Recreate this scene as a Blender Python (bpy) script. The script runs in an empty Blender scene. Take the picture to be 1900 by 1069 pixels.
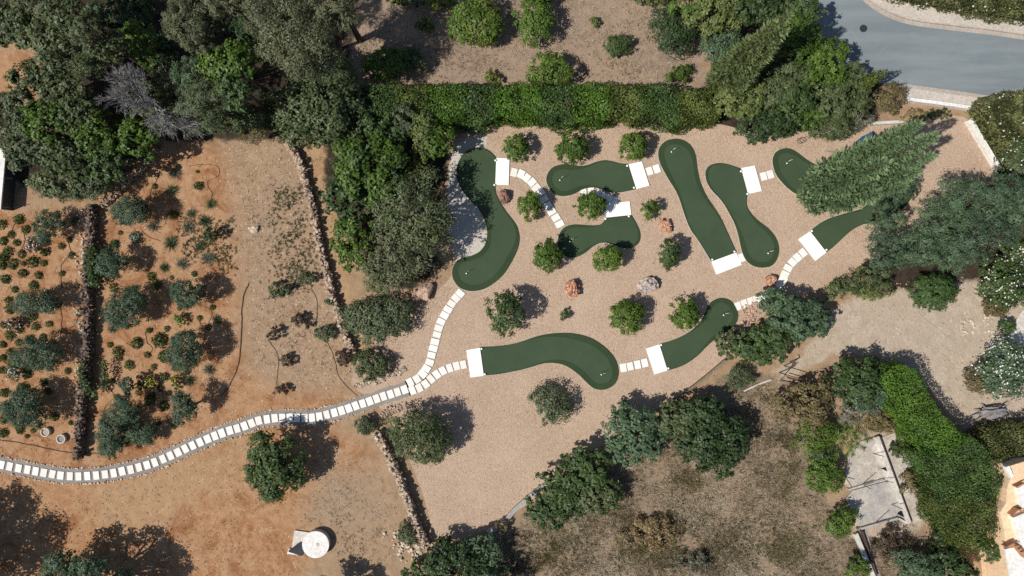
import bpy, bmesh, math
import numpy as np
from mathutils import Vector, Matrix, noise as mnoise

# ------------------------------------------------------------------ scale
S = 28.0          # photo pixels (1900 wide) per metre on the ground
H = 45.3          # drone height, metres
scene = bpy.context.scene
COL = scene.collection

# ------------------------------------------------------------------ camera
cam_data = bpy.data.cameras.new('drone_camera')
cam_data.sensor_width = 36.0
cam_data.lens = 36.0 * H / (1900.0 / S)
cam_data.clip_start = 0.5
cam_data.clip_end = 2000.0
cam = bpy.data.objects.new('drone_camera', cam_data)
cam.location = (0, 0, H)
cam.rotation_euler = (0, 0, 0)
COL.objects.link(cam)
scene.camera = cam

# ------------------------------------------------------------------ sky and sun
SUN_EL, SUN_AZ = 52.0, 23.0       # shadows run to the right and 23 degrees up the picture
to_sun = Vector((-math.cos(math.radians(SUN_EL)) * math.cos(math.radians(SUN_AZ)),
                 -math.cos(math.radians(SUN_EL)) * math.sin(math.radians(SUN_AZ)),
                 math.sin(math.radians(SUN_EL))))
world = bpy.data.worlds.new('World')
scene.world = world
world.use_nodes = True
wn = world.node_tree
wn.nodes.clear()
sky = wn.nodes.new('ShaderNodeTexSky')
sky.sky_type = 'NISHITA'
sky.sun_disc = False
sky.sun_elevation = math.radians(SUN_EL)
sky.sun_rotation = math.atan2(to_sun.x, to_sun.y)
sky.altitude = 50
sky.air_density = 1.0
sky.dust_density = 1.0
bg = wn.nodes.new('ShaderNodeBackground')
bg.inputs[1].default_value = 0.08
wo = wn.nodes.new('ShaderNodeOutputWorld')
wn.links.new(sky.outputs[0], bg.inputs[0])
wn.links.new(bg.outputs[0], wo.inputs[0])

sun_data = bpy.data.lights.new('sun', 'SUN')
sun_data.energy = 4.8
sun_data.angle = math.radians(0.53)
sun_data.color = (1.0, 0.945, 0.855)
sun = bpy.data.objects.new('sun', sun_data)
sun.rotation_euler = to_sun.to_track_quat('Z', 'Y').to_euler()
sun.location = (-20, -10, 40)
COL.objects.link(sun)

scene.view_settings.view_transform = 'Standard'
scene.view_settings.look = 'None'
scene.view_settings.exposure = 0.0
scene.view_settings.gamma = 1.0
scene.view_settings.use_curve_mapping = False
scene.cycles.max_bounces = 6
scene.cycles.diffuse_bounces = 3
scene.cycles.glossy_bounces = 2
scene.cycles.transmission_bounces = 3
scene.cycles.use_adaptive_sampling = True
scene.cycles.use_denoising = False

# ------------------------------------------------------------------ helpers
def W(px, py, h=0.0):
    """photo pixel -> ground metres of a point that stands h metres up"""
    k = (1.0 - h / H) / S
    return ((px - 950.0) * k, (534.5 - py) * k)

def tl(ox, oy, pts):
    return [(ox + x / 3.9583, oy + y / 3.9583) for x, y in pts]

def spline(pts, n=6, closed=False):
    P = [np.array(p, float) for p in pts]
    out = []
    m = len(P)
    segs = m if closed else m - 1
    for i in range(segs):
        if closed:
            p0, p1, p2, p3 = P[(i - 1) % m], P[i], P[(i + 1) % m], P[(i + 2) % m]
        else:
            p1, p2 = P[i], P[i + 1]
            p0 = P[i - 1] if i > 0 else 2 * p1 - p2
            p3 = P[i + 2] if i + 2 < m else 2 * p2 - p1
        for k in range(n):
            t = k / n
            out.append(0.5 * ((2 * p1) + (p2 - p0) * t + (2 * p0 - 5 * p1 + 4 * p2 - p3) * t * t + (3 * p1 - p0 - 3 * p2 + p3) * t ** 3))
    if not closed:
        out.append(P[-1])
    return [tuple(p) for p in out]

def link(name, data, parent=None, loc=None):
    o = bpy.data.objects.new(name, data)
    COL.objects.link(o)
    if parent is not None:
        o.parent = parent
    if loc is not None:
        o.location = loc
    return o

USED = set()
def tag(o, label=None, cat=None, group=None, kind=None):
    if label:
        n = len(label.split())
        if n < 4 or n > 16:
            print('LABEL LENGTH', n, label)
        if label in USED and not group:
            print('LABEL TWICE', label)
        USED.add(label)
        o['label'] = label
    if cat: o['category'] = cat
    if group: o['group'] = group
    if kind: o['kind'] = kind
    return o

def empty(name, loc, rz=0.0):
    o = link(name, None, None, loc)
    o.rotation_euler = (0, 0, rz)
    o.empty_display_size = 0.3
    return o

def mesh_from(name, verts, faces, mat=None, smooth=False):
    me = bpy.data.meshes.new(name)
    me.from_pydata([tuple(v) for v in verts], [], [tuple(f) for f in faces])
    if mat: me.materials.append(mat)
    if smooth:
        me.polygons.foreach_set('use_smooth', [True] * len(me.polygons))
    me.update()
    return me

def polys_np(name, V, k, mat=None, tint=None):
    """V: (N,k,3) array, N separate k-gons, fast"""
    n = len(V)
    me = bpy.data.meshes.new(name)
    me.vertices.add(n * k)
    me.vertices.foreach_set('co', np.ascontiguousarray(V, dtype=np.float32).ravel())
    me.loops.add(n * k)
    me.loops.foreach_set('vertex_index', np.arange(n * k, dtype=np.int32))
    me.polygons.add(n)
    me.polygons.foreach_set('loop_start', np.arange(0, n * k, k, dtype=np.int32))
    me.polygons.foreach_set('loop_total', np.full(n, k, dtype=np.int32))
    if tint is not None:
        a = me.attributes.new('tint', 'FLOAT', 'FACE')
        a.data.foreach_set('value', np.asarray(tint, dtype=np.float32))
    if mat: me.materials.append(mat)
    me.update(calc_edges=True)
    return me

def unit(v):
    return v / (np.linalg.norm(v, axis=-1, keepdims=True) + 1e-9)

def leaf_quads(rng, c, n, L, Wd, curl=0.15):
    """rhombus leaves at centres c with normals n"""
    N = len(c)
    r = rng.normal(size=(N, 3))
    t = unit(np.cross(n, r))
    b = np.cross(n, t)
    L = (np.asarray(L) * rng.uniform(0.7, 1.25, N))[:, None]
    Wd = (np.asarray(Wd) * rng.uniform(0.75, 1.2, N))[:, None]
    q = np.stack([c - t * L / 2, c + b * Wd / 2 + n * L * curl, c + t * L / 2, c - b * Wd / 2 + n * L * curl], axis=1)
    return q

def blade_tris(rng, base, dirs, L, wd):
    """thin triangle blades growing from base along dirs"""
    N = len(base)
    side = unit(np.cross(dirs, rng.normal(size=(N, 3))))
    L = np.asarray(L)[:, None]; wd = np.asarray(wd)[:, None]
    return np.stack([base - side * wd / 2, base + side * wd / 2, base + dirs * L], axis=1)

def prism_mesh(name, outline, z0, z1, mat, inset=0.0):
    bm = bmesh.new()
    vs = [bm.verts.new((x, y, z0)) for x, y in outline]
    f = bm.faces.new(vs)
    f.normal_update()
    if f.normal.z < 0:
        f.normal_flip()
    r = bmesh.ops.extrude_face_region(bm, geom=[f])
    top = [e for e in r['geom'] if isinstance(e, bmesh.types.BMVert)]
    for v in top: v.co.z = z1
    bmesh.ops.recalc_face_normals(bm, faces=bm.faces)
    bmesh.ops.triangulate(bm, faces=[f for f in bm.faces if len(f.verts) > 4])
    me = bpy.data.meshes.new(name)
    bm.to_mesh(me); bm.free()
    me.materials.append(mat)
    return me

def sheet_mesh(name, outline, z, mat):
    bm = bmesh.new()
    f = bm.faces.new([bm.verts.new((x, y, z)) for x, y in outline])
    f.normal_update()
    if f.normal.z < 0: f.normal_flip()
    bmesh.ops.triangulate(bm, faces=bm.faces[:])
    me = bpy.data.meshes.new(name)
    bm.to_mesh(me); bm.free()
    me.materials.append(mat)
    return me

def box_mesh(name, sx, sy, sz, mat, bevel=0.01, z0=0.0):
    bm = bmesh.new()
    bmesh.ops.create_cube(bm, size=1.0)
    for v in bm.verts:
        v.co = Vector((v.co.x * sx, v.co.y * sy, (v.co.z + 0.5) * sz + z0))
    if bevel > 0:
        bmesh.ops.bevel(bm, geom=bm.edges[:], offset=bevel, segments=1, affect='EDGES')
    me = bpy.data.meshes.new(name)
    bm.to_mesh(me); bm.free()
    me.materials.append(mat)
    return me

def cyl_mesh(name, r0, r1, z0, z1, mat, n=24, hollow=0.0, bevel=0.0):
    prof = [(r0, z0), (r1, z1)]
    vs, fs = [], []
    ring = []
    for r, z in prof:
        ring.append(len(vs))
        for i in range(n):
            a = 2 * math.pi * i / n
            vs.append((r * math.cos(a), r * math.sin(a), z))
    if hollow:
        for z in (z1, z0):
            ring.append(len(vs))
            for i in range(n):
                a = 2 * math.pi * i / n
                vs.append((hollow * math.cos(a), hollow * math.sin(a), z))
    for a, b in zip(ring[:-1], ring[1:]):
        for i in range(n):
            j = (i + 1) % n
            fs.append((a + i, a + j, b + j, b + i))
    if not hollow:
        fs.append(tuple(ring[-1] + i for i in range(n)))
        fs.append(tuple(ring[0] + i for i in reversed(range(n))))
    return mesh_from(name, vs, fs, mat)

def tube_arrays(pts, rads, n=6):
    """ring sweep; returns verts, faces"""
    vs, fs = [], []
    P = [Vector(p) for p in pts]
    up = Vector((0.13, 0.21, 0.97))
    for i, p in enumerate(P):
        d = (P[min(i + 1, len(P) - 1)] - P[max(i - 1, 0)]).normalized()
        a = d.cross(up)
        if a.length < 0.05: a = d.cross(Vector((1, 0, 0)))
        a.normalize(); b = d.cross(a)
        for k in range(n):
            th = 2 * math.pi * k / n
            vs.append(p + (a * math.cos(th) + b * math.sin(th)) * rads[i])
    for i in range(len(P) - 1):
        for k in range(n):
            k2 = (k + 1) % n
            fs.append((i * n + k, i * n + k2, (i + 1) * n + k2, (i + 1) * n + k))
    fs.append(tuple(range(n))); fs.append(tuple((len(P) - 1) * n + k for k in range(n)))
    return vs, fs

class MB:
    def __init__(self): self.v, self.f = [], []
    def add(self, vs, fs):
        o = len(self.v)
        self.v += [tuple(v) for v in vs]
        self.f += [tuple(i + o for i in f) for f in fs]
    def tube(self, pts, rads, n=6): self.add(*tube_arrays(pts, rads, n))
    def box(self, c, s, rz=0.0):
        ca, sa = math.cos(rz), math.sin(rz)
        vs = []
        for z in (-.5, .5):
            for x, y in ((-.5, -.5), (.5, -.5), (.5, .5), (-.5, .5)):
                X, Y = x * s[0], y * s[1]
                vs.append((c[0] + X * ca - Y * sa, c[1] + X * sa + Y * ca, c[2] + z * s[2]))
        self.add(vs, [(3, 2, 1, 0), (4, 5, 6, 7), (0, 1, 5, 4), (1, 2, 6, 5), (2, 3, 7, 6), (3, 0, 4, 7)])
    def mesh(self, name, mat, smooth=False): return mesh_from(name, self.v, self.f, mat, smooth)

def ribbon(pts, width, z=0.0, jitter=0.0, seed=0):
    rng = np.random.default_rng(seed)
    P = np.array(pts)
    T = unit(np.gradient(P, axis=0))
    Nn = np.stack([-T[:, 1], T[:, 0]], 1)
    w = width / 2 + rng.normal(0, 1, (len(P), 2)) * jitter
    A = P + Nn * w[:, :1]; B = P - Nn * w[:, 1:]
    vs = [(x, y, z) for x, y in A] + [(x, y, z) for x, y in B]
    n = len(P)
    fs = [(i, n + i, n + i + 1, i + 1) for i in range(n - 1)]
    return vs, fs

def resample(pts, step):
    P = np.array(pts, float)
    d = np.r_[0, np.cumsum(np.linalg.norm(np.diff(P, axis=0), axis=1))]
    n = max(2, int(round(d[-1] / step)) + 1)
    s = np.linspace(0, d[-1], n)
    return np.stack([np.interp(s, d, P[:, 0]), np.interp(s, d, P[:, 1])], 1)

def inside(poly, X, Y):
    poly = np.asarray(poly)
    r = np.zeros(X.shape, bool)
    x0, y0 = poly[-1]
    for x1, y1 in poly:
        c = ((y1 > Y) != (y0 > Y)) & (X < (x0 - x1) * (Y - y1) / (y0 - y1 + 1e-12) + x1)
        r ^= c
        x0, y0 = x1, y1
    return r

def signed_dist(poly, X, Y):
    poly = np.asarray(poly)
    d = np.full(X.shape, 1e9)
    a = poly[-1]
    for b in poly:
        ab = b - a
        t = np.clip(((X - a[0]) * ab[0] + (Y - a[1]) * ab[1]) / (ab @ ab + 1e-12), 0, 1)
        d = np.minimum(d, np.hypot(X - a[0] - t * ab[0], Y - a[1] - t * ab[1]))
        a = b
    return np.where(inside(poly, X, Y), d, -d)

# ------------------------------------------------------------------ materials
def nd(nt, t, ins=None, **props):
    n = nt.nodes.new(t)
    for k, v in props.items(): setattr(n, k, v)
    for k, v in (ins or {}).items():
        s = n.inputs[k]
        if isinstance(v, bpy.types.NodeSocket): nt.links.new(v, s)
        else: s.default_value = v
    return n

def c4(c): return (c[0], c[1], c[2], 1.0)

def mixc(nt, f, a, b, blend='MIX'):
    n = nt.nodes.new('ShaderNodeMix'); n.data_type = 'RGBA'; n.blend_type = blend
    for i, v in ((0, f), (6, a), (7, b)):
        if isinstance(v, bpy.types.NodeSocket): nt.links.new(v, n.inputs[i])
        else: n.inputs[i].default_value = v if i == 0 else c4(v)
    return n.outputs[2]

def noise(nt, vec, scale, detail=4.0, rough=0.55, dist=0.0):
    return nd(nt, 'ShaderNodeTexNoise', {'Vector': vec, 'Scale': scale, 'Detail': detail, 'Roughness': rough, 'Distortion': dist}).outputs[0]

def mr(nt, v, a, b, c=0.0, d=1.0, smooth=False):
    n = nd(nt, 'ShaderNodeMapRange', {0: v, 1: a, 2: b, 3: c, 4: d})
    if smooth: n.interpolation_type = 'SMOOTHSTEP'
    return n.outputs[0]

def math_n(nt, op, a, b=0.0):
    return nd(nt, 'ShaderNodeMath', {0: a, 1: b}, operation=op).outputs[0]

def new_mat(name):
    m = bpy.data.materials.new(name); m.use_nodes = True
    nt = m.node_tree; nt.nodes.clear()
    out = nt.nodes.new('ShaderNodeOutputMaterial')
    return m, nt, out

def finish(nt, out, color, rough=0.9, spec=0.2, bump=None, bump_s=0.3, bump_d=0.02):
    p = nd(nt, 'ShaderNodeBsdfPrincipled', {'Roughness': rough, 'Specular IOR Level': spec})
    if isinstance(color, bpy.types.NodeSocket): nt.links.new(color, p.inputs['Base Color'])
    else: p.inputs['Base Color'].default_value = c4(color)
    if bump is not None:
        b = nd(nt, 'ShaderNodeBump', {'Height': bump, 'Strength': bump_s, 'Distance': bump_d})
        nt.links.new(b.outputs[0], p.inputs['Normal'])
    nt.links.new(p.outputs[0], out.inputs[0])
    return p

def pos(nt): return nt.nodes.new('ShaderNodeNewGeometry').outputs['Position']

def speckled(name, a, b, c=None, s1=1.2, s2=12.0, s3=40.0, rough=0.95, bump_s=0.5, bump_d=0.02, cfrac=(0.6, 0.75), spec=0.15):
    """mottled mineral surface: large patches a-b, fine speckle of c"""
    m, nt, out = new_mat(name)
    p = pos(nt)
    big = noise(nt, p, s1, 5, 0.6)
    col = mixc(nt, mr(nt, big, 0.35, 0.65), a, b)
    fine = noise(nt, p, s2, 4, 0.7)
    tone = mr(nt, fine, 0.3, 0.7, 0.78, 1.2)
    g = nd(nt, 'ShaderNodeCombineColor', {0: tone, 1: tone, 2: tone}).outputs[0]
    col = mixc(nt, 1.0, col, g, 'MULTIPLY') if False else _mul(nt, col, g)
    grain = noise(nt, p, s3, 3, 0.7)
    if c is not None:
        col = mixc(nt, mr(nt, grain, cfrac[0], cfrac[1]), col, c)
    finish(nt, out, col, rough, spec, math_n(nt, 'ADD', fine, grain), bump_s, bump_d)
    return m

def _mul(nt, col, g):
    n = nt.nodes.new('ShaderNodeMix'); n.data_type = 'RGBA'; n.blend_type = 'MULTIPLY'
    n.inputs[0].default_value = 1.0
    nt.links.new(col, n.inputs[6]); nt.links.new(g, n.inputs[7])
    return n.outputs[2]

def plain(name, col, rough=0.7, spec=0.3, var=0.12, scale=6.0, metallic=0.0):
    m, nt, out = new_mat(name)
    t = nt.nodes.new('ShaderNodeTexCoord').outputs['Object']
    f = noise(nt, t, scale, 5, 0.6)
    lo = tuple(x * (1 - var) for x in col); hi = tuple(min(1, x * (1 + var)) for x in col)
    p = finish(nt, out, mixc(nt, mr(nt, f, 0.3, 0.7), lo, hi), rough, spec, f, 0.15, 0.01)
    p.inputs['Metallic'].default_value = metallic
    return m

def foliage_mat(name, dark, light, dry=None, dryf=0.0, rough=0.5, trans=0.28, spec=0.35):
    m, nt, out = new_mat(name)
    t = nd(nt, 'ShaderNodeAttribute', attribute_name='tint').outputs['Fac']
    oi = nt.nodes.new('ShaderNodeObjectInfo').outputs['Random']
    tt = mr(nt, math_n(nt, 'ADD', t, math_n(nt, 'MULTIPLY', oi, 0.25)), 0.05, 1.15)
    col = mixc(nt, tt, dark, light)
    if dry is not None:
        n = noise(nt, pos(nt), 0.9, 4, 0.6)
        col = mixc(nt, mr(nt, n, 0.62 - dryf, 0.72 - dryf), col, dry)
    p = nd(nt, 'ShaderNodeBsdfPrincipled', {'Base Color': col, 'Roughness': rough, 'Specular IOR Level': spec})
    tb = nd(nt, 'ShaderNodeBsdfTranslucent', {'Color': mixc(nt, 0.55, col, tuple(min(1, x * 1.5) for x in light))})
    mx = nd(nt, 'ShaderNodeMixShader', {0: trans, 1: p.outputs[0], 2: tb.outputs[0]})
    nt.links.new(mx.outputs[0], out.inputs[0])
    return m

M = {}
PAL = {
 'citrus':  ((.022,.052,.007), (.088,.145,.022)),
 'lime':    ((.030,.062,.008), (.108,.165,.026)),
 'yellow':  ((.045,.068,.014), (.155,.185,.062)),
 'lemon':   ((.045,.075,.010), (.165,.180,.035)),
 'laurel':  ((.018,.040,.013), (.064,.100,.030)),
 'carob':   ((.026,.043,.015), (.092,.118,.048)),
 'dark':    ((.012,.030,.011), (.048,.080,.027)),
 'olive':   ((.022,.044,.024), (.066,.106,.060)),
 'blueg':   ((.028,.055,.029), (.092,.142,.074)),
 'pine':    ((.038,.048,.022), (.120,.130,.068)),
 'greyol':  ((.036,.052,.021), (.112,.137,.062)),
 'greyg':   ((.027,.043,.020), (.100,.126,.062)),
 'conifer': ((.060,.104,.046), (.150,.212,.108)),
 'cypress': ((.066,.092,.036), (.150,.185,.080)),
 'column':  ((.060,.085,.018), (.140,.175,.045)),
 'brown':   ((.060,.045,.022), (.150,.125,.055)),
 'dry':     ((.120,.085,.040), (.300,.230,.120)),
 'maroon':  ((.030,.022,.018), (.100,.070,.045)),
 'hedge1':  ((.026,.066,.007), (.084,.160,.018)),
 'hedge2':  ((.016,.045,.010), (.070,.120,.030)),
 'hedge3':  ((.030,.052,.010), (.110,.135,.030)),
 'hedger':  ((.035,.050,.014), (.120,.125,.045)),
 'ballg':   ((.018,.048,.012), (.070,.120,.035)),
 'agave':   ((.060,.085,.065), (.180,.230,.180)),
 'rosette': ((.020,.036,.008), (.066,.095,.020)),
 'rosetteb':((.035,.042,.010), (.110,.115,.028)),
 'grey':    ((.060,.065,.045), (.190,.190,.140)),
}
for k, (a, b) in PAL.items():
    a, b = tuple(x * 1.15 for x in a), tuple(x * 1.55 for x in b)
    if k.startswith('hedge'):
        M[k] = foliage_mat('leaf_' + k, a, b, (.105, .085, .040), .02)
    else:
        M[k] = foliage_mat('leaf_' + k, a, b)
M['flower_white'] = foliage_mat('petal_white', (.55,.53,.46), (.8,.78,.7), trans=.1)
M['flower_yellow'] = foliage_mat('petal_yellow', (.45,.33,.02), (.7,.55,.05), trans=.1)
M['fruit'] = foliage_mat('fruit_yellow', (.45,.30,.02), (.62,.48,.04), trans=.0)
M['bark'] = plain('bark', (.115,.085,.062), .9, .1, .3, 9)
M['bark_grey'] = plain('bark_grey', (.30,.28,.25), .9, .1, .25, 9)
M['deadwood'] = plain('dead_twigs', (.23,.22,.22), .9, .1, .25, 5)
def slab_mat():
    m, nt, out = new_mat('white_slab')
    p = pos(nt)
    f = noise(nt, p, 1.6, 7, .72)
    col = mixc(nt, mr(nt, f, .50, .78, 0, .40), (.86,.845,.82), (.66,.60,.53))
    g = noise(nt, p, 26, 4, .7)
    finish(nt, out, col, .65, .25, g, .25, .006)
    return m
M['white'] = slab_mat()
def paver_mat():
    m, nt, out = new_mat('white_paver')
    oi = nt.nodes.new('ShaderNodeObjectInfo').outputs['Random']
    col = mixc(nt, oi, (.74,.70,.65), (.84,.82,.78))
    p = pos(nt)
    f = noise(nt, p, 3.2, 6, .7)
    col = mixc(nt, mr(nt, f, .55, .75, 0, .55), col, (.55,.46,.37))
    g = noise(nt, p, 30, 4, .7)
    finish(nt, out, col, .8, .2, g, .3, .006)
    return m
M['paver'] = paver_mat()
M['concrete'] = speckled('concrete', (.40,.385,.36), (.30,.285,.265), (.22,.20,.19), .7, 7, 30, .9, .3, .01, (.62, .8))
M['pale_concrete'] = speckled('pale_concrete', (.60,.57,.52), (.48,.45,.41), (.36,.32,.28), .9, 6, 24, .9, .3, .01, (.66, .85))
M['white_paint'] = speckled('white_wash', (.78,.765,.74), (.68,.66,.63), (.45,.40,.35), .8, 5, 12, .7, .15, .01, (.72, .9))
M['peach'] = speckled('peach_render', (.78,.57,.38), (.72,.51,.33), None, .8, 5, 25, .85, .15, .01)
M['rust'] = plain('rusty_metal', (.09,.055,.045), .7, .4, .3, 12)
M['galv'] = plain('galvanised_tube', (.42,.42,.42), .45, .5, .1, 12, .6)
M['hose'] = plain('hose_brown', (.085,.058,.042), .6, .3, .2, 12)
M['black'] = plain('black_hole', (.008,.008,.009), .8, .2, .1, 12)
M['iron'] = plain('cast_iron', (.045,.045,.047), .6, .4, .25, 20, .4)
M['blue'] = plain('blue_plastic', (.035,.095,.17), .5, .4, .1, 5)
M['shade_dark'] = plain('shade_dark_panel', (.050,.055,.062), .6, .4, .15, 8)  # shed wall and pump hatch: their shade is put into this dark colour
M['timber'] = plain('weathered_timber', (.20,.16,.12), .9, .1, .35, 7)

def stone_mat(name, a, b, c):
    m, nt, out = new_mat(name)
    oi = nt.nodes.new('ShaderNodeObjectInfo').outputs['Random']
    p = pos(nt)
    col = mixc(nt, oi, a, b)
    f = noise(nt, p, 5.0, 6, 0.65)
    col = mixc(nt, mr(nt, f, 0.48, 0.62), col, c)
    fn = noise(nt, p, 22.0, 4, 0.7)
    tone = mr(nt, fn, 0.3, 0.7, 0.75, 1.2)
    col = _mul(nt, col, nd(nt, 'ShaderNodeCombineColor', {0: tone, 1: tone, 2: tone}).outputs[0])
    finish(nt, out, col, .95, .1, math_n(nt, 'ADD', f, fn), .6, .03)
    return m
M['wallstone'] = stone_mat('wall_stone', (.36,.255,.185), (.56,.46,.37), (.26,.18,.13))
M['darkstone'] = stone_mat('dark_wall_stone', (.12,.085,.065), (.22,.17,.14), (.09,.07,.055))
M['palestone'] = stone_mat('pale_stone', (.56,.48,.38), (.66,.58,.48), (.44,.33,.24))
M['redrock'] = stone_mat('red_rock', (.36,.15,.08), (.42,.20,.11), (.66,.46,.36))
M['greyrock'] = stone_mat('grey_rock', (.44,.36,.33), (.50,.42,.38), (.16,.14,.14))
M['darkrock'] = stone_mat('dark_rock', (.22,.12,.09), (.26,.15,.12), (.36,.24,.19))
M['pinkrock'] = stone_mat('pink_rock', (.48,.33,.25), (.52,.38,.30), (.36,.24,.18))

def turf_mat(name, a, b):
    m, nt, out = new_mat(name)
    p = pos(nt)
    big = noise(nt, p, .55, 4, .55)
    fine = noise(nt, p, 60, 3, .8)
    col = mixc(nt, mr(nt, big, .35, .65), a, b)
    tone = mr(nt, fine, .3, .7, .80, 1.18)
    col = _mul(nt, col, nd(nt, 'ShaderNodeCombineColor', {0: tone, 1: tone, 2: tone}).outputs[0])
    wear = noise(nt, p, 1.4, 7, .72, .6)
    col = mixc(nt, mr(nt, wear, .52, .74, 0, .30), col, (.078,.098,.062))
    grit = noise(nt, p, 17, 3, .6)
    col = mixc(nt, mr(nt, grit, .735, .77, 0, .6), col, (.36,.30,.21))
    finish(nt, out, col, .9, .15, fine, .4, .01)
    return m
M['turf'] = turf_mat('turf_short', (.045,.070,.038), (.052,.079,.044))
M['fringe'] = turf_mat('turf_fringe', (.030,.051,.023), (.036,.058,.027))
# ------------------------------------------------------------------ ground
Z_ORANGE = [(-60,300),(20,370),(60,395),(160,385),(230,330),(300,270),(380,255),(430,290),(440,420),(455,520),(440,640),(500,700),(640,720),(655,745),(600,770),(700,850),(560,1069),(520,1140),(-60,1140)]
Z_ORANGE2 = [(-60,80),(40,85),(75,110),(60,180),(20,210),(-60,220)]
Z_BARE = [(300,850),(470,800),(520,830),(440,880),(330,960),(230,1000),(160,960),(150,900)]
Z_SCRUB = [(1250,790),(1345,690),(1400,690),(1450,700),(1475,760),(1500,850),(1545,950),(1570,1069),(1580,1150),(860,1150),(905,1010),(985,940),(1100,850)]
Z_SCRUB2 = [(1530,930),(1600,990),(1700,960),(1760,1069),(1780,1150),(1550,1150)]
Z_PALE = [(1490,660),(1530,590),(1600,540),(1690,520),(1760,520),(1830,500),(1960,540),(1960,860),(1860,830),(1790,800),(1740,740),(1700,690),(1620,660),(1540,660),(1460,705),(1430,690)]
Z_PALE2 = [(1590,800),(1640,800),(1690,880),(1740,960),(1660,1000),(1580,1000)]
Z_ORCH = [(600,-80),(1340,-80),(1330,60),(1300,120),(1330,175),(680,175),(640,120)]
Z_SHADE_LITTER = [(-80,-80),(680,-80),(660,60),(640,150),(560,250),(420,262),(300,262),(210,340),(150,370),(40,350),(-80,250),(-80,200),(70,200),(110,120),(60,70),(-80,70)]
Z_SHADE_LITTER2 = [(610,200),(840,200),(835,300),(800,420),(820,500),(760,540),(700,520),(640,430),(600,330)]
Z_SHADE_LITTER3 = [(1260,-80),(1500,-80),(1540,80),(1660,180),(1600,240),(1420,270),(1320,235),(1330,120)]
Z_SHADE_LITTER4 = [(1560,480),(1640,440),(1700,400),(1800,330),(1870,180),(1980,150),(1980,520),(1800,520),(1650,540)]
Z_MID = [(420,262),(545,262),(580,380),(610,520),(650,650),(650,720),(560,730),(470,690),(455,560),(440,400)]
Z_MID2 = [(600,870),(700,860),(760,960),(800,1040),(640,1080),(560,960)]
Z_DRYSTRIP = [(560,270),(630,280),(620,360),(640,450),(650,560),(690,560),(680,660),(650,640),(605,440)]

x0, x1, y0, y1, st = -45.0, 45.0, -29.0, 29.0, 0.3
nx, ny = int((x1 - x0) / st) + 1, int((y1 - y0) / st) + 1
gx, gy = np.meshgrid(np.linspace(x0, x1, nx), np.linspace(y0, y1, ny))
def zone(polys, soft):
    w = np.zeros(gx.shape)
    for p in polys:
        q = [W(*a) for a in p]
        w = np.maximum(w, np.clip(0.5 + signed_dist(q, gx, gy) / (2 * soft), 0, 1))
    return w
zo = zone([Z_ORANGE, Z_ORANGE2], 1.6)
zs = zone([Z_SCRUB, Z_SCRUB2], .5)
zp = zone([Z_PALE, Z_PALE2], .8)
zor = zone([Z_ORCH], .8)
zl = zone([Z_SHADE_LITTER, Z_SHADE_LITTER2, Z_SHADE_LITTER3, Z_SHADE_LITTER4], .9)
zm = zone([Z_MID, Z_MID2], 2.2)
zd = np.maximum(zone([Z_DRYSTRIP], .9), zone([Z_BARE], 1.6) * .8)
gv = np.stack([gx.ravel(), gy.ravel(), np.zeros(gx.size)], 1)
idx = np.arange(nx * ny).reshape(ny, nx)
gf = np.stack([idx[:-1, :-1].ravel(), idx[:-1, 1:].ravel(), idx[1:, 1:].ravel(), idx[1:, :-1].ravel()], 1)
R = 450.0
outer = [(-R, -R, 0), (R, -R, 0), (R, R, 0), (-R, R, 0)]
corner = [int(idx[0, 0]), int(idx[0, -1]), int(idx[-1, -1]), int(idx[-1, 0])]
gb = len(gv)
verts = np.vstack([gv, np.array(outer)])
faces = [tuple(int(i) for i in f) for f in gf]
edges_ = [list(map(int, idx[0, :])), list(map(int, idx[:, -1])), list(map(int, idx[-1, ::-1])), list(map(int, idx[::-1, 0]))]
for k in range(4):
    e = edges_[k]
    faces.append(tuple([gb + k, gb + (k + 1) % 4] + e[::-1]))
me = mesh_from('ground', verts, faces)
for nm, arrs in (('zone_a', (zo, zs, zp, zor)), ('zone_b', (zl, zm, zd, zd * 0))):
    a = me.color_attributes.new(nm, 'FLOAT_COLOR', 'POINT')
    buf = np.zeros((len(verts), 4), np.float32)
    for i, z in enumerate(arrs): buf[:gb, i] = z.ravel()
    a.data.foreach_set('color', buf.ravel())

gm, nt, out = new_mat('ground_earth')
p = pos(nt)
za = nd(nt, 'ShaderNodeAttribute', attribute_name='zone_a')
zb = nd(nt, 'ShaderNodeAttribute', attribute_name='zone_b')
sa = nd(nt, 'ShaderNodeSeparateColor', {0: za.outputs['Color']}).outputs
sb = nd(nt, 'ShaderNodeSeparateColor', {0: zb.outputs['Color']}).outputs
edge = noise(nt, p, 1.1, 7, 0.68)
def wt(s, lo=.36, hi=.64):
    v = math_n(nt, 'ADD', s, math_n(nt, 'MULTIPLY', math_n(nt, 'SUBTRACT', edge, 0.5), 0.9))
    return mr(nt, v, lo, hi, 0, 1, True)
n_big = noise(nt, p, .22, 5, .6)
n_mid = noise(nt, p, 1.6, 6, .65, .4)
n_fin = noise(nt, p, 9.0, 5, .75, .3)
n_grn = noise(nt, p, 30.0, 3, .8)
mid = mr(nt, n_mid, .36, .64)
big = mr(nt, n_big, .38, .62)
spot = mr(nt, n_fin, .56, .70)
tan = mixc(nt, mid, (.295,.198,.122), (.385,.270,.175))
tan = mixc(nt, math_n(nt, 'MULTIPLY', spot, .55), tan, (.17,.12,.08))
orange = mixc(nt, mid, (.335,.165,.078), (.440,.265,.148))
orange = mixc(nt, math_n(nt, 'MULTIPLY', big, .42), orange, (.44,.305,.195))
n_rust = noise(nt, p, .55, 7, .72, 1.2)
orange = mixc(nt, mr(nt, n_rust, .48, .62, 0, .9), orange, (.265,.118,.052))
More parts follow.
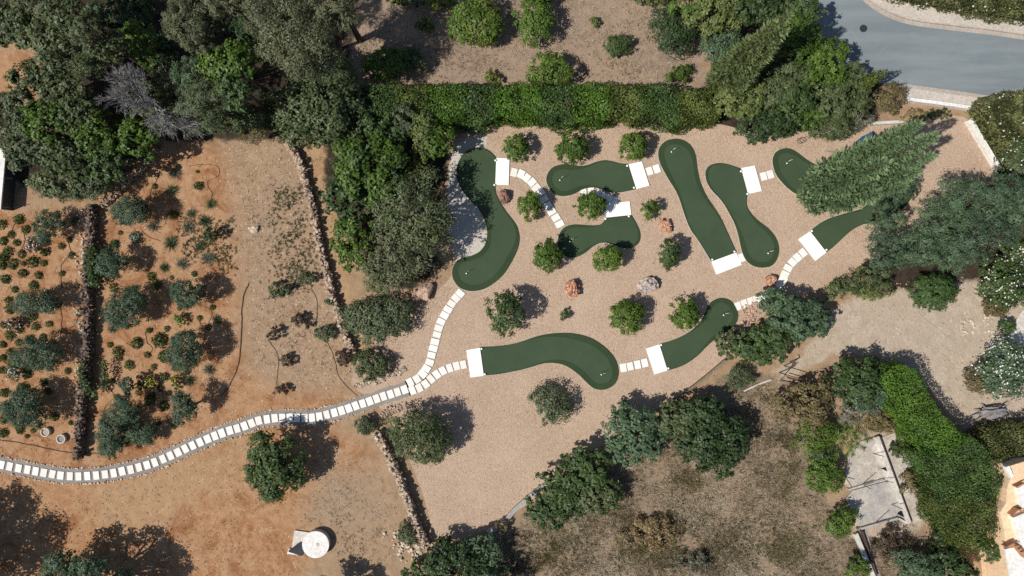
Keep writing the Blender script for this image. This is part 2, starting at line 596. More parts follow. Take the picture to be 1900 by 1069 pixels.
orange = mixc(nt, math_n(nt, 'MULTIPLY', spot, .45), orange, (.20,.098,.048))
scrub = mixc(nt, mid, (.20,.152,.106), (.30,.232,.166))
scrub = mixc(nt, math_n(nt, 'MULTIPLY', big, .6), scrub, (.31,.222,.152))
scrub = mixc(nt, math_n(nt, 'MULTIPLY', spot, .8), scrub, (.11,.085,.052))
scrub = mixc(nt, mr(nt, n_grn, .58, .72), scrub, (.40,.32,.22))
n_wv = noise(nt, p, .7, 7, .72, 1.0)
scrub = mixc(nt, mr(nt, n_wv, .52, .68, 0, .75), scrub, (.135,.118,.072))
scrub = mixc(nt, mr(nt, n_wv, .46, .34, 0, .6), scrub, (.31,.24,.18))
pale = mixc(nt, mid, (.38,.305,.235), (.49,.41,.325))
pale = mixc(nt, math_n(nt, 'MULTIPLY', big, .5), pale, (.42,.35,.27))
pale = mixc(nt, mr(nt, n_wv, .56, .68, 0, .8), pale, (.54,.47,.39))
pale = mixc(nt, math_n(nt, 'MULTIPLY', spot, .4), pale, (.25,.195,.145))
orch = mixc(nt, mid, (.235,.175,.135), (.33,.25,.19))
orch = mixc(nt, math_n(nt, 'MULTIPLY', big, .6), orch, (.37,.27,.185))
orch = mixc(nt, math_n(nt, 'MULTIPLY', spot, .75), orch, (.13,.095,.065))
orch = mixc(nt, math_n(nt, 'MULTIPLY', mr(nt, n_grn, .60, .72), .7), orch, (.48,.39,.27))
litter = mixc(nt, mid, (.030,.024,.018), (.065,.048,.034))  # leaf litter darkened to near black, tree shade put into its colour
midz = mixc(nt, mid, (.315,.208,.128), (.405,.280,.183))
midz = mixc(nt, math_n(nt, 'MULTIPLY', big, .5), midz, (.305,.232,.165))
midz = mixc(nt, math_n(nt, 'MULTIPLY', spot, .8), midz, (.18,.13,.085))
dry = mixc(nt, mid, (.36,.22,.12), (.43,.29,.17))
dry = mixc(nt, math_n(nt, 'MULTIPLY', spot, .5), dry, (.26,.16,.095))
col = tan
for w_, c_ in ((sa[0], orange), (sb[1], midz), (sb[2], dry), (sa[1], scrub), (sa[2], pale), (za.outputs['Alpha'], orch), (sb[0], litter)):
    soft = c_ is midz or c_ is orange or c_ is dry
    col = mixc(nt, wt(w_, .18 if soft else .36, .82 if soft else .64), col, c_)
tone = mr(nt, n_grn, .3, .7, .86, 1.14)
col = _mul(nt, col, nd(nt, 'ShaderNodeCombineColor', {0: tone, 1: tone, 2: tone}).outputs[0])
pw = mr(nt, n_wv, .54, .70, 0, 1)
hgt = math_n(nt, 'ADD', math_n(nt, 'MULTIPLY', n_mid, 1.5), math_n(nt, 'ADD', n_fin, math_n(nt, 'MULTIPLY', n_grn, .4)))
finish(nt, out, col, .97, .1, hgt, .75, .07)
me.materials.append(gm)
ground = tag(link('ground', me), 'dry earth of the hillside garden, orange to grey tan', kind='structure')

# ------------------------------------------------------------------ gravel bed
GRAVEL = [(845,262),(880,240),(1000,232),(1100,228),(1200,228),(1320,228),(1420,250),(1480,240),(1560,240),(1612,226),(1700,221),(1788,217),(1818,262),(1850,318),(1838,345),(1800,375),(1740,410),(1680,450),(1610,485),(1575,505),(1520,535),(1450,565),(1400,600),(1370,640),(1345,668),(1300,706),(1243,745),(1170,790),(1100,838),(1030,888),(985,930),(900,985),(806,1006),(797,960),(780,905),(762,860),(742,815),(720,775),(690,740),(665,725),(652,702),(690,660),(690,640),(722,612),(770,575),(805,545),(840,505),(836,440),(830,380),(832,310)]
gm2, nt, out = new_mat('pink_gravel')
p = pos(nt)
vor = nd(nt, 'ShaderNodeTexVoronoi', {'Vector': p, 'Scale': 19.0, 'Randomness': 1.0})
vc = nd(nt, 'ShaderNodeSeparateColor', {0: vor.outputs['Color']}).outputs
big = noise(nt, p, .3, 5, .6)
fine = noise(nt, p, 28.0, 3, .75)
mdn = noise(nt, p, 5.0, 5, .7)
a = mixc(nt, mr(nt, big, .35, .65), (.402,.294,.214), (.480,.360,.272))
a = mixc(nt, mr(nt, vc[0], .55, 1.0), a, (.54,.41,.305))
a = mixc(nt, mr(nt, vc[1], .70, 1.0, 0, .75), a, (.295,.20,.14))
a = mixc(nt, mr(nt, mdn, .60, .74, 0, .30), a, (.30,.205,.142))
trk = noise(nt, p, .9, 6, .7, .8)
a = mixc(nt, mr(nt, trk, .56, .70, 0, .35), a, (.33,.235,.165))
tone = mr(nt, fine, .3, .7, .88, 1.1)
a = _mul(nt, a, nd(nt, 'ShaderNodeCombineColor', {0: tone, 1: tone, 2: tone}).outputs[0])
finish(nt, out, a, .95, .1, math_n(nt, 'ADD', math_n(nt, 'MULTIPLY', vor.outputs['Distance'], -1.0), fine), .7, .03)
gp = [W(*q) for q in spline(GRAVEL, 4, True)]
tag(link('gravel_bed', sheet_mesh('gravel_bed', gp, .004, gm2)), 'pinkish beige gravel bed under the putting greens', kind='structure')

M['greygravel'] = speckled('pale_grey_gravel', (.52,.485,.44), (.45,.41,.36), (.33,.29,.25), .6, 8, 26, .95, .6, .02, (.58,.72))
GREY = [(900,252),(868,256),(845,272),(836,300),(832,350),(828,400),(833,440),(846,470),(845,490),(858,486),(893,470),(915,440),(915,400),(890,350),(870,300),(900,275)]
tag(link('grey_gravel_patch', sheet_mesh('grey_gravel_patch', [W(*q) for q in spline(GREY, 4, True)], .008, M['greygravel'])), 'pale grey gravel patch beside the longest green', kind='structure')

# loose stones lying on the gravel and the bare earth
def pebble_mesh(name, rng, px_poly, n, rmin, rmax, mat, zbase):
    q = np.array([W(*a) for a in px_poly])
    lo, hi = q.min(0), q.max(0)
    X = rng.uniform(lo[0], hi[0], n * 2); Y = rng.uniform(lo[1], hi[1], n * 2)
    k = inside(q, X, Y); X, Y = X[k][:n], Y[k][:n]
    m = len(X)
    r = rng.uniform(rmin, rmax, m) ** 1.0
    th = rng.uniform(0, 6.28, m)
    octv = np.array([(1, 0, 0), (0, 1, 0), (-1, 0, 0), (0, -1, 0), (0, 0, .8)])
    tris = np.array([(0, 1, 4), (1, 2, 4), (2, 3, 4), (3, 0, 4)])
    base = octv[None] * np.stack([r * rng.uniform(.7, 1.3, m), r, r * rng.uniform(.5, 1.1, m)], 1)[:, None, :]
    c, s = np.cos(th)[:, None], np.sin(th)[:, None]
    v = np.stack([base[:, :, 0] * c - base[:, :, 1] * s + X[:, None], base[:, :, 0] * s + base[:, :, 1] * c + Y[:, None], base[:, :, 2] + zbase], 2)
    V = v[:, tris].reshape(-1, 3, 3)
    return polys_np(name, V, 3, mat, np.repeat(rng.uniform(0, 1, m), 4))

def tint_mat(name, cols, rough=.95):
    m, nt, out = new_mat(name)
    t = nd(nt, 'ShaderNodeAttribute', attribute_name='tint').outputs['Fac']
    cr = nt.nodes.new('ShaderNodeValToRGB')
    el = cr.color_ramp.elements
    while len(el) < len(cols): el.new(.5)
    for i, c in enumerate(cols):
        el[i].position = i / (len(cols) - 1); el[i].color = c4(c)
    nt.links.new(t, cr.inputs[0])
    finish(nt, out, cr.outputs[0], rough, .1)
    return m
M['pebble'] = tint_mat('gravel_stones', [(.31,.22,.15), (.41,.29,.21), (.45,.325,.235), (.49,.365,.27), (.62,.50,.39)])
M['litterleaf'] = tint_mat('leaf_litter', [(.09,.06,.035), (.20,.13,.07), (.30,.21,.11), (.16,.15,.06)])
M['earthstone'] = tint_mat('field_stones', [(.22,.14,.09), (.36,.25,.17), (.46,.34,.25), (.66,.57,.46)])
rg = np.random.default_rng(7)
tag(link('gravel_stones', pebble_mesh('gravel_stones', rg, GRAVEL, 26000, .014, .034, M['pebble'], .004)), 'loose pinkish pebbles lying over the gravel bed', kind='stuff')
fs = [pebble_mesh('field_stones', rg, Z_ORANGE, 4500, .02, .055, M['earthstone'], 0),]
tag(link('field_stones', fs[0]), 'small stones scattered over the orange soil', kind='stuff')
tag(link('field_stones', pebble_mesh('field_stones', rg, Z_PALE, 1500, .02, .06, M['earthstone'], 0)), 'small pale stones scattered over the bare dirt yard', kind='stuff')
tag(link('field_stones', pebble_mesh('field_stones', rg, Z_MID, 2500, .02, .06, M['earthstone'], 0)), 'small stones scattered over the tan plot by the rubble wall', kind='stuff')

# fallen leaves and twigs on the gravel, thicker under the trees
def litter(name, rng, polys, L, label):
    V, T = [], []
    for pl, n in polys:
        q = np.array([W(*a) for a in pl]); lo, hi = q.min(0), q.max(0)
        X = rng.uniform(lo[0], hi[0], n * 3); Y = rng.uniform(lo[1], hi[1], n * 3)
        k = inside(q, X, Y); X, Y = X[k][:n], Y[k][:n]
        P = np.c_[X, Y, np.full(len(X), .03)]
        V.append(leaf_quads(rng, P, unit(np.c_[rng.normal(0, .35, (len(X), 2)), np.ones(len(X))]), L, L * .45)); T.append(rng.uniform(0, 1, len(X)))
    return tag(link(name, polys_np(name, np.concatenate(V), 4, M['litterleaf'], np.concatenate(T))), label, kind='stuff')
litter('leaf_litter', rg, [(GRAVEL, 700), ([(845,225),(1330,225),(1330,252),(850,262)], 420), ([(1330,240),(1600,240),(1560,290),(1380,280)], 260), ([(640,640),(740,600),(820,520),(850,540),(760,640),(690,700)], 420),
   ([(1100,838),(1250,745),(1350,668),(1330,720),(1200,800),(1100,870)], 300), ([(1560,400),(1740,330),(1760,420),(1600,480)], 380), ([(770,1000),(990,930),(1040,880),(1000,900),(880,960)], 220)] + [([(x + r * math.cos(t), y + r * math.sin(t)) for t in np.linspace(0, 6, 12)], n) for x, y, r, n in ((957,280,30,60),(1063,282,34,70),(1174,278,34,70),(983,384,30,60),(1095,386,33,70),(1206,390,24,40),(1016,482,34,70),(1130,483,33,70),(1240,476,30,60),(938,588,46,110),(1163,592,38,80),(1271,588,36,70),(1024,758,50,110))], .075, 'fallen leaves scattered over the gravel')
# dry grass, straw and weeds
M['straw'] = tint_mat('straw', [(.115,.092,.055), (.23,.18,.118), (.34,.275,.19), (.45,.38,.275), (.54,.48,.37)])
M['weed'] = foliage_mat('weed_green', (.05,.065,.03), (.14,.15,.075))
M['yellowweed'] = foliage_mat('weed_yellow', (.13,.11,.04), (.30,.26,.12))
def tufts(name, rng, polys, n, L, mat, blades=5, label='', flat=.55, avoid=None):
    V, T = [], []
    for pl, frac in polys:
        q = np.array([W(*a) for a in pl])
        lo, hi = q.min(0), q.max(0)
        m = int(n * frac)
        X = rng.uniform(lo[0], hi[0], m * 3); Y = rng.uniform(lo[1], hi[1], m * 3)
        # clumpy: keep where a low noise is high
        cl = np.sin(X * 1.3 + 1.7 * np.sin(Y * .9)) * np.sin(Y * 1.6 + 1.3 * np.sin(X * 1.1)) + rng.normal(0, .7, len(X))
        k = (signed_dist(q, X, Y) > np.abs(rng.normal(0, 1.0, len(X)))) & (cl > -.25)
        X, Y = X[k][:m], Y[k][:m]
        m = len(X)
        pf = .5 * np.sin(X * .55 + 1.9 * np.sin(Y * .5 + 1)) + .5 * np.sin(Y * .8 + 1.6 * np.sin(X * .7)) + .25 * np.sin(X * 2.3 + Y * 1.7)
        b = np.repeat(np.stack([X, Y, np.zeros(m)], 1), blades, 0) + np.c_[rng.normal(0, L * .25, (m * blades, 2)), np.zeros(m * blades)]
        d = unit(np.c_[rng.normal(0, 1, (m * blades, 2)), np.abs(rng.normal(flat, .35, m * blades)) + .1])
        V.append(blade_tris(rng, b, d, rng.uniform(.5, 1.2, m * blades) * L, rng.uniform(.018, .045, m * blades)))
        T.append(np.clip(np.repeat(.38 + .32 * pf + rng.uniform(-.3, .3, m), blades) + rng.uniform(-.12, .2, m * blades), 0, 1))
    return tag(link(name, polys_np(name, np.concatenate(V), 3, mat, np.concatenate(T))), label, kind='stuff')
tufts('dry_grass', rg, [(Z_SCRUB, 1.0), (Z_SCRUB2, .2)], 14000, .30, M['straw'], 5, 'dry brown grass covering the rough plot below the gravel')
tufts('dry_grass', rg, [(Z_ORCH, 1.0)], 5000, .20, M['straw'], 4, 'short dry grass on the citrus plot above the hedge')
tufts('dry_grass', rg, [(Z_MID, 1.0), (Z_MID2, .6), (Z_DRYSTRIP, .7)], 1100, .18, M['straw'], 4, 'short dry grass beside the stone walls')
tufts('dry_grass', rg, [(Z_ORANGE, 1.0)], 3500, .15, M['straw'], 3, 'thin dry straw on the orange soil')
tufts('green_weeds', rg, [([(500,340),(580,330),(610,470),(600,560),(500,540),(490,420)], 1.0), ([(470,520),(560,510),(600,540),(500,560)], .4), ([(1200,960),(1300,930),(1340,1069),(1100,1069)], .9), ([(1380,780),(1460,740),(1490,860),(1420,900)], .4),
    ([(320,390),(440,400),(450,520),(330,480)], .8), ([(1280,950),(1480,940),(1540,1069),(1290,1069)], .9), ([(960,980),(1100,960),(1130,1069),(930,1069)], .6)], 900, .13, M['weed'], 14, 'low grey green weeds in the dry ground')

tufts('dry_weeds', rg, [([(1150,950),(1250,940),(1290,1000),(1240,1050),(1130,1040)], 1.0), ([(1250,860),(1330,880),(1290,930),(1220,900)], .5), ([(1420,820),(1470,790),(1500,900),(1440,960)], .5), ([(1000,970),(1060,980),(1060,1069),(980,1069)], .6), ([(1400,980),(1490,960),(1530,1040),(1420,1060)], .7), ([(1380,690),(1450,720),(1460,780),(1400,760)], .4)], 420, .34, M['yellowweed'], 12, 'taller yellowish weeds standing in the dry grass', .9)
tufts('dark_weeds', rg, [(Z_SCRUB, 1.0)], 520, .26, M['weed'], 14, 'dark low weeds dotted through the dry grass', .8)
# ------------------------------------------------------------------ road and pavements
M['asphalt'] = None
ma, nt, out = new_mat('old_asphalt')
p = pos(nt)
mp = nd(nt, 'ShaderNodeMapping', {'Vector': p, 'Rotation': (0, 0, math.radians(14)), 'Scale': (.16, 1.1, 1)}).outputs[0]
st_ = noise(nt, mp, 1.0, 5, .6)
fine = noise(nt, p, 22, 3, .7)
a = mixc(nt, mr(nt, st_, .35, .65), (.165,.196,.213), (.215,.247,.263))
tone = mr(nt, fine, .3, .7, .92, 1.08)
a = _mul(nt, a, nd(nt, 'ShaderNodeCombineColor', {0: tone, 1: tone, 2: tone}).outputs[0])
stn = noise(nt, p, .8, 7, .75, .7)
a = mixc(nt, mr(nt, stn, .56, .72, 0, .25), a, (.135,.155,.165))
a = mixc(nt, mr(nt, stn, .44, .30, 0, .35), a, (.28,.285,.275))
finish(nt, out, a, .85, .2, fine, .3, .01)
road_n = [(1460,-120),(1560,-60),(1590,-22),(1612,2),(1640,20),(1668,32),(1700,40),(1760,48),(1830,56),(1900,66),(2050,88)]
road_s = [(1380,-120),(1440,-60),(1480,0),(1515,75),(1570,125),(1640,155),(1700,166),(1760,174),(1815,182),(1870,190),(2050,215)]
rp = [W(*q) for q in spline(road_n, 5)] + [W(*q) for q in reversed(spline(road_s, 5))]
tag(link('road', sheet_mesh('road', rp, .006, ma)), 'blue grey asphalt road curving past the garden corner', kind='structure')
M['sidewalk'] = speckled('pavement_concrete', (.52,.475,.42), (.46,.42,.37), (.32,.27,.22), .7, 6, 22, .9, .4, .01, (.62,.8))
M['kerb'] = speckled('kerb_concrete', (.50,.44,.38), (.42,.37,.32), None, .8, 6, 25, .9, .3, .01)
M['dusty'] = speckled('dusty_gutter', (.42,.375,.325), (.36,.32,.28), None, .8, 6, 25, .95, .3, .01)
def band(name, a, b, z0, z1, mat, parent=None, label=None, n=5):
    q = [W(*k) for k in spline(a, n)] + [W(*k) for k in reversed(spline(b, n))]
    o = link(name, prism_mesh(name, q, z0, z1, mat), parent)
    if label: tag(o, label, kind='structure')
    return o
off = lambda pts, dx, dy: [(x + dx, y + dy) for x, y in pts]
n_in = road_n[1:]
sw_n = band('pavement', off(n_in, 2, -2.2), [(1600,-70),(1630,-30),(1655,-10),(1680,2),(1720,8),(1780,17),(1840,26),(1900,37),(2050,62)], -.05, .13, M['sidewalk'], None, 'pale pavement strip on the far side of the road')
band('kerb', n_in, off(n_in, 1.9, -2.1), -.05, .135, M['kerb'], sw_n)
band('gutter', off(n_in, -1, 8), off(n_in, -.1, .3), .0, .012, M['dusty'], sw_n)
s_in = [(1660,160),(1700,166),(1760,174),(1815,182),(1870,190),(2050,215)]
sw_s = band('pavement', off(s_in, 0, 2), [(1672,180),(1700,184),(1760,193),(1815,201),(1870,209),(2050,234)], -.05, .13, M['sidewalk'], None, 'pale pavement strip between the road and the gravel garden')
band('kerb', s_in, off(s_in, 0, 1.9), -.05, .135, M['kerb'], sw_s)
band('gutter', off(s_in, 0, -7), off(s_in, 0, -.2), .0, .012, M['dusty'], sw_s)

# manhole cover
mh = empty('manhole_cover', (*W(1602, 53), .007))
tag(mh, 'round dark iron manhole cover set in the road', 'manhole cover')
link('cover_plate', cyl_mesh('cover_plate', .2, .2, 0, .012, M['iron'], 28), mh)
link('cover_rim', cyl_mesh('cover_rim', .25, .25, 0, .010, M['iron'], 28, .205), mh)

# white garden walls by the road
def wall_poly(name, pts, width, h, mat, label, cat='wall', cap=None):
    P = [W(*q) for q in spline(pts, 4)]
    c = np.mean(P, axis=0)
    o = empty(name, (c[0], c[1], 0))
    tag(o, label, cat)
    P = np.array(P) - c
    T = unit(np.gradient(P, axis=0)); Nn = np.stack([-T[:, 1], T[:, 0]], 1)
    ring = [tuple(a) for a in P + Nn * width / 2] + [tuple(a) for a in (P - Nn * width / 2)[::-1]]
    link('wall_body', prism_mesh('wall_body', ring, -.05, h, mat), o)
    if cap:
        ring = [tuple(a) for a in P + Nn * (width / 2 + .03)] + [tuple(a) for a in (P - Nn * (width / 2 + .03))[::-1]]
        link('coping', prism_mesh('coping', ring, h - .002, h + .06, cap), o)
    return o
wall_poly('garden_wall', [(1676,187),(1740,195),(1815,206)], .22, .45, M['white_paint'], 'low white wall running along the pavement above the gravel garden')
wall_poly('garden_wall', [(1612,231),(1650,229),(1700,226)], .20, .35, M['pale_concrete'], 'short pale wall behind the blue bin')
wall_poly('garden_wall', [(1793,224),(1815,262),(1848,316)], .32, .40, M['white_paint'], 'white concrete wall slanting along the end of the gravel bed')
wall_poly('garden_wall', [(1688,-2),(1720,5),(1790,15),(1850,24),(1900,34),(1960,44)], .22, .5, M['white_paint'], 'white boundary wall beneath the flowering hedge across the road')

# pale terrace and ruts in the yard
M['terrace'] = speckled('terrace_render', (.62,.59,.55), (.52,.48,.43), (.42,.37,.31), .5, 5, 20, .9, .3, .01, (.64,.8))
tag(link('terrace', sheet_mesh('terrace', [W(*q) for q in spline([(1960,560),(1905,572),(1886,595),(1880,615),(1850,628),(1830,640),(1860,660),(1910,668),(1960,672)], 4, True)], .005, M['terrace'])), 'pale concrete terrace patch beside the round clipped bush', kind='structure')
wall_poly('kerb_line', [(1690,560),(1712,590),(1745,615),(1775,642),(1784,665)], .06, .035, M['dusty'], 'thin curved kerb line crossing the pale dirt yard', 'kerb')

# ------------------------------------------------------------------ paths and pavers
PA = tl(0,799,[(15,250),(75,262),(140,275),(205,285),(265,297),(325,308),(388,318),(448,328),(517,333),(580,335),(645,332),(710,328),(775,320),(838,310),(900,297),(963,285),(1023,268),(1083,252),(1140,232),(1200,207),(1255,183),(1310,158),(1363,132),(1417,108),(1472,84),(1527,60),(1580,38),(1632,18),(1690,-2),(1745,-14),(1812,-38)])
PA += tl(475,530,[(22,990),(83,980),(140,972),(195,970),(250,968),(303,970),(360,970),(413,968),(467,960),(522,947),(577,932),(630,917),(682,900),(733,882),(785,865),(836,848),(887,830),(937,812),(990,797),(1040,780),(1092,763)])
PA[29:31] = [(440.5, 794.8), (454.2, 790.2), (467.5, 785.0)]
PB = tl(475,530,[(1150,770),(1200,750),(1247,722),(1287,685),(1328,652),(1373,625),(1423,605),(1473,590),(1523,580)])
PC = tl(475,530,[(1133,710),(1183,685),(1225,648),(1252,608),(1277,562),(1290,510),(1303,460),(1315,412),(1330,360),(1342,312),(1360,265),(1385,218),(1410,175),(1437,133),(1468,93),(1500,57)])
PD = tl(950,265,[(15,218),(67,230),(108,257),(147,290),(178,330),(210,368),(235,415),(262,462),(290,505),(322,550),(350,597)])
PE = tl(950,265,[(525,362),(580,355),(632,368),(672,396),(713,412),(757,430)])
PF = tl(950,265,[(1010,208),(1062,192)])
PG = tl(950,265,[(1847,247),(1896,233)]) 
PH = tl(950,530,[(817,602),(868,592),(922,580),(975,567)])
PI = tl(950,530,[(1660,150),(1705,132),(1752,117),(1797,102),(1842,85)]) + [(1428,545),(1438,536)] + tl(1420,265,[(100,1040),(128,1005),(143,965),(165,920),(198,877),(235,842),(275,808)])
PI = [q for i, q in enumerate(PI) if i not in (6,)]
PJ = tl(950,265,[(1688,843),(1712,836)])[:1]
paver_var = []
for k in range(5):
    rr = np.random.default_rng(50 + k)
    me_ = box_mesh('paver', .405 + rr.uniform(-.015, .015), .545 + rr.uniform(-.02, .02), .055, M['paver'], .012)
    paver_var.append(me_)
M['pathgrey'] = speckled('grey_path_grit', (.27,.25,.23), (.225,.205,.185), (.34,.31,.27), .8, 9, 28, .95, .5, .02, (.6,.74))
M['pathtan'] = speckled('worn_path_grit', (.40,.335,.275), (.35,.285,.225), (.5,.42,.34), .8, 9, 28, .95, .5, .02, (.6,.74))
rgp = np.random.default_rng(3)
def path(pts, width, mat, label, ext=.3, edge=False, ang0=None):
    q = [np.array(W(*a)) for a in pts]
    if len(q) == 1:
        e0, e1 = q[0] + np.array([-.25, -.07]), q[0] + np.array([.25, .07])
        line = [e0, q[0], e1]
    else:
        line = [q[0] - (q[1] - q[0]) / np.linalg.norm(q[1] - q[0]) * ext] + q + [q[-1] + (q[-1] - q[-2]) / np.linalg.norm(q[-1] - q[-2]) * ext]
    sp = resample(spline(line, 4), .3)
    vs, fs = ribbon(sp, width, .012, .03, 5)
    o = tag(link('path', mesh_from('path', vs, fs, mat)), label, kind='structure')
    for i, c in enumerate(q):
        a, b = line[i], line[i + 2]
        t = b - a
        po = link('paver', paver_var[int(rgp.integers(5))], o, (c[0], c[1], .010))
        po.rotation_euler = (rgp.normal(0, .006), rgp.normal(0, .006), math.atan2(t[1], t[0]) + rgp.normal(0, .025))
        s = rgp.uniform(.96, 1.04); po.scale = (s, rgp.uniform(.97, 1.03), 1)
    return o, sp
main_path, main_line = path(PA, 1.0, M['pathgrey'], 'long curved path of white pavers edged with small stones', .6)
path(PB, .66, M['pathtan'], 'paver branch leading to the lowest tee')
path(PC, .64, M['pathtan'], 'paver branch climbing to the longest green')
path(PD, .60, M['pathtan'], 'paver arc running down under the round citrus bush')
path(PE, .60, M['pathtan'], 'paver arc half hidden by the citrus bush between two greens')
path(PF, .60, M['pathtan'], 'two pavers joining a tee to the long slanting green')
path(PG, .60, M['pathtan'], 'two pavers joining a tee to the green under the conifer')
path(PH, .60, M['pathtan'], 'four pavers between the two lowest greens')
path(PI, .64, M['pathtan'], 'paver path climbing past the red boulder to the upper tee')
path(PJ, .5, M['pathtan'], 'single paver between two slanting greens', .1)

# small edging stones on both sides of the main path (one joined part)
def hull_stone(rng, sx, sy, sz, n=12):
    bm = bmesh.new()
    for _ in range(n):
        v = unit(rng.normal(size=3))
        v = np.sign(v) * np.abs(v) ** .7
        v = v / max(np.abs(v)) * rng.uniform(.82, 1.0)
        bm.verts.new((v[0] * sx / 2, v[1] * sy / 2, (v[2] * .5 + .5) * sz))
    r = bmesh.ops.convex_hull(bm, input=bm.verts[:])
    dead = {g for g in r['geom_interior'] + r['geom_unused'] if isinstance(g, bmesh.types.BMVert)}
    bmesh.ops.delete(bm, geom=list(dead), context='VERTS')
    vs = [tuple(v.co) for v in bm.verts]
    bm.verts.index_update()
    fs = [tuple(v.index for v in f.verts) for f in bm.faces]
    bm.free()
    return vs, fs
def stones_joined(name, pts, rng, size, mat, parent=None, zj=0.0):
    mb = MB()
    for x, y in pts:
        s = size * rng.uniform(.6, 1.35)
        vs, fs = hull_stone(rng, s, s * rng.uniform(.7, 1.1), s * rng.uniform(.5, .9), 9)
        a = rng.uniform(0, 6.28); ca, sa_ = math.cos(a), math.sin(a)
        mb.add([(x + v[0] * ca - v[1] * sa_, y + v[0] * sa_ + v[1] * ca, v[2] - .01 + zj) for v in vs], fs)
    return link(name, mb.mesh(name, mat), parent)
ln = np.array(main_line); T = unit(np.gradient(ln, axis=0)); Nn = np.stack([-T[:, 1], T[:, 0]], 1)
ep = []
for sgn in (1, -1):
    L_ = resample(ln + Nn * sgn * .53, .13)
    lim = W(672 if sgn > 0 else 676, 0)[0]
    for a in L_:
        if a[0] < lim and rgp.uniform() < .9: ep.append(a + rgp.normal(0, .025, 2))
eo = stones_joined('edging_stones', ep, rgp, .13, M['palestone'], main_path)
eo['kind'] = 'stuff'
# ------------------------------------------------------------------ putting greens
def poly_normals(P):
    P = np.asarray(P)
    T = unit(np.roll(P, -1, 0) - np.roll(P, 1, 0))
    area = np.sum(P[:, 0] * np.roll(P[:, 1], -1) - np.roll(P[:, 0], -1) * P[:, 1])
    Nn = np.stack([T[:, 1], -T[:, 0]], 1)
    return Nn if area > 0 else -Nn       # outward

def green(pts, tee, hole, label, wmax, seed, hole_kind='flag', straight=True):
    """pts: open outline from tee corner to tee corner (photo px); tee: white slab corners (photo px)"""
    sp = resample([W(*q) for q in spline(pts, 6)], .12)
    if straight:
        a, b = sp[-1], sp[0]
        m = max(2, int(np.linalg.norm(b - a) / .15))
        close = [a + (b - a) * k / m for k in range(1, m)]
        P = np.vstack([sp, close])
    else:
        P = sp[:-1]
    h = np.array(W(*hole))
    teec = (P[0] + sp[-1]) / 2 if straight else h + 99
    c = P.mean(0)
    root = empty('putting_green', (c[0], c[1], 0))
    tag(root, label, 'putting green', 'mini golf putting greens')
    Q = P - c
    Nn = poly_normals(Q)
    # smooth the normals
    for _ in range(6): Nn = unit(Nn + np.roll(Nn, 1, 0) + np.roll(Nn, -1, 0))
    link('concrete_base', prism_mesh('concrete_base', [tuple(a) for a in Q + Nn * .018], -.02, .022, M['pale_concrete']), root)
    # fringe width grows away from the tee, with a slow wobble along the edge
    dt = np.linalg.norm(P - teec, axis=1)
    far = dt.max()
    s = np.arange(len(P)) / len(P) * 2 * math.pi
    wob = .5 + .5 * np.sin(3 * s + seed) 
    g = np.clip((dt / far - .22) / .5, 0, 1); g = g * g * (3 - 2 * g)
    w = .035 + wmax * g * (.35 + .65 * np.maximum(wob, np.clip((dt / far - .7) / .2, 0, 1)))
    for _ in range(10): w = (w + np.roll(w, 1) + np.roll(w, -1)) / 3
    I = Q - Nn * w[:, None]
    for _ in range(8): I = (I * 2 + np.roll(I, 1, 0) + np.roll(I, -1, 0)) / 4
    n = len(Q)
    vs = [(x, y, .03) for x, y in Q] + [(x, y, .085) for x, y in Q] + [(x, y, .085) for x, y in I] + [(x, y, .04) for x, y in I]
    fs = []
    for k in range(3):
        for i in range(n):
            j = (i + 1) % n
            fs.append((k * n + i, k * n + j, (k + 1) * n + j, (k + 1) * n + i))
    me = mesh_from('fringe', vs, fs, M['fringe'])
    bm = bmesh.new(); bm.from_mesh(me); bmesh.ops.recalc_face_normals(bm, faces=bm.faces); bm.to_mesh(me); bm.free()
    link('fringe', me, root)
    link('turf', prism_mesh('turf', [tuple(a) for a in I + Nn * .012], .02, .066, M['turf']), root)
    hl = h - c
    cup = link('cup', cyl_mesh('cup', .075, .075, .060, .069, M['black'], 16), root, (hl[0], hl[1], 0))
    fl = link('flagstick', cyl_mesh('flagstick', .018, .014, .06, .62, M['white'], 8), root, (hl[0], hl[1], 0))
    mb = MB(); mb.box((.055, .01, .56), (.10, .012, .08), .3)
    link('flag', mb.mesh('flag', M['white']), fl)
    link('ball', mk_ball(.05), root, (hl[0] - .10, hl[1] - .13, .066))
    if straight:
        e = (sp[-1] - sp[0]) / np.linalg.norm(sp[-1] - sp[0])
        inw = c - teec; inw = inw / np.linalg.norm(inw)
        for q in (sp[0] + e * .10, sp[-1] - e * .10):
            q = q + inw * .10 - c
            link('tee_marker', mk_ball(.075), root, (q[0], q[1], .06))
    if tee:
        t = np.array([W(*q) for q in tee]); tc = t.mean(0)
        tt = tag(link('tee_slab', prism_mesh('tee_slab', [tuple(a) for a in (t - tc) * .995], 0, .075, M['white']), None, (tc[0], tc[1], .0045)), None, 'tee slab', 'white tee slabs')
        return root, tt
    return root, None
_balls = {}
def mk_ball(r):
    if r not in _balls:
        bm = bmesh.new(); bmesh.ops.create_icosphere(bm, subdivisions=2, radius=r)
        for v in bm.verts: v.co.z += r * .9
        me = bpy.data.meshes.new('ball'); bm.to_mesh(me); bm.free()
        me.polygons.foreach_set('use_smooth', [True] * len(me.polygons)); me.materials.append(M['white'])
        _balls[r] = me
    return _balls[r]

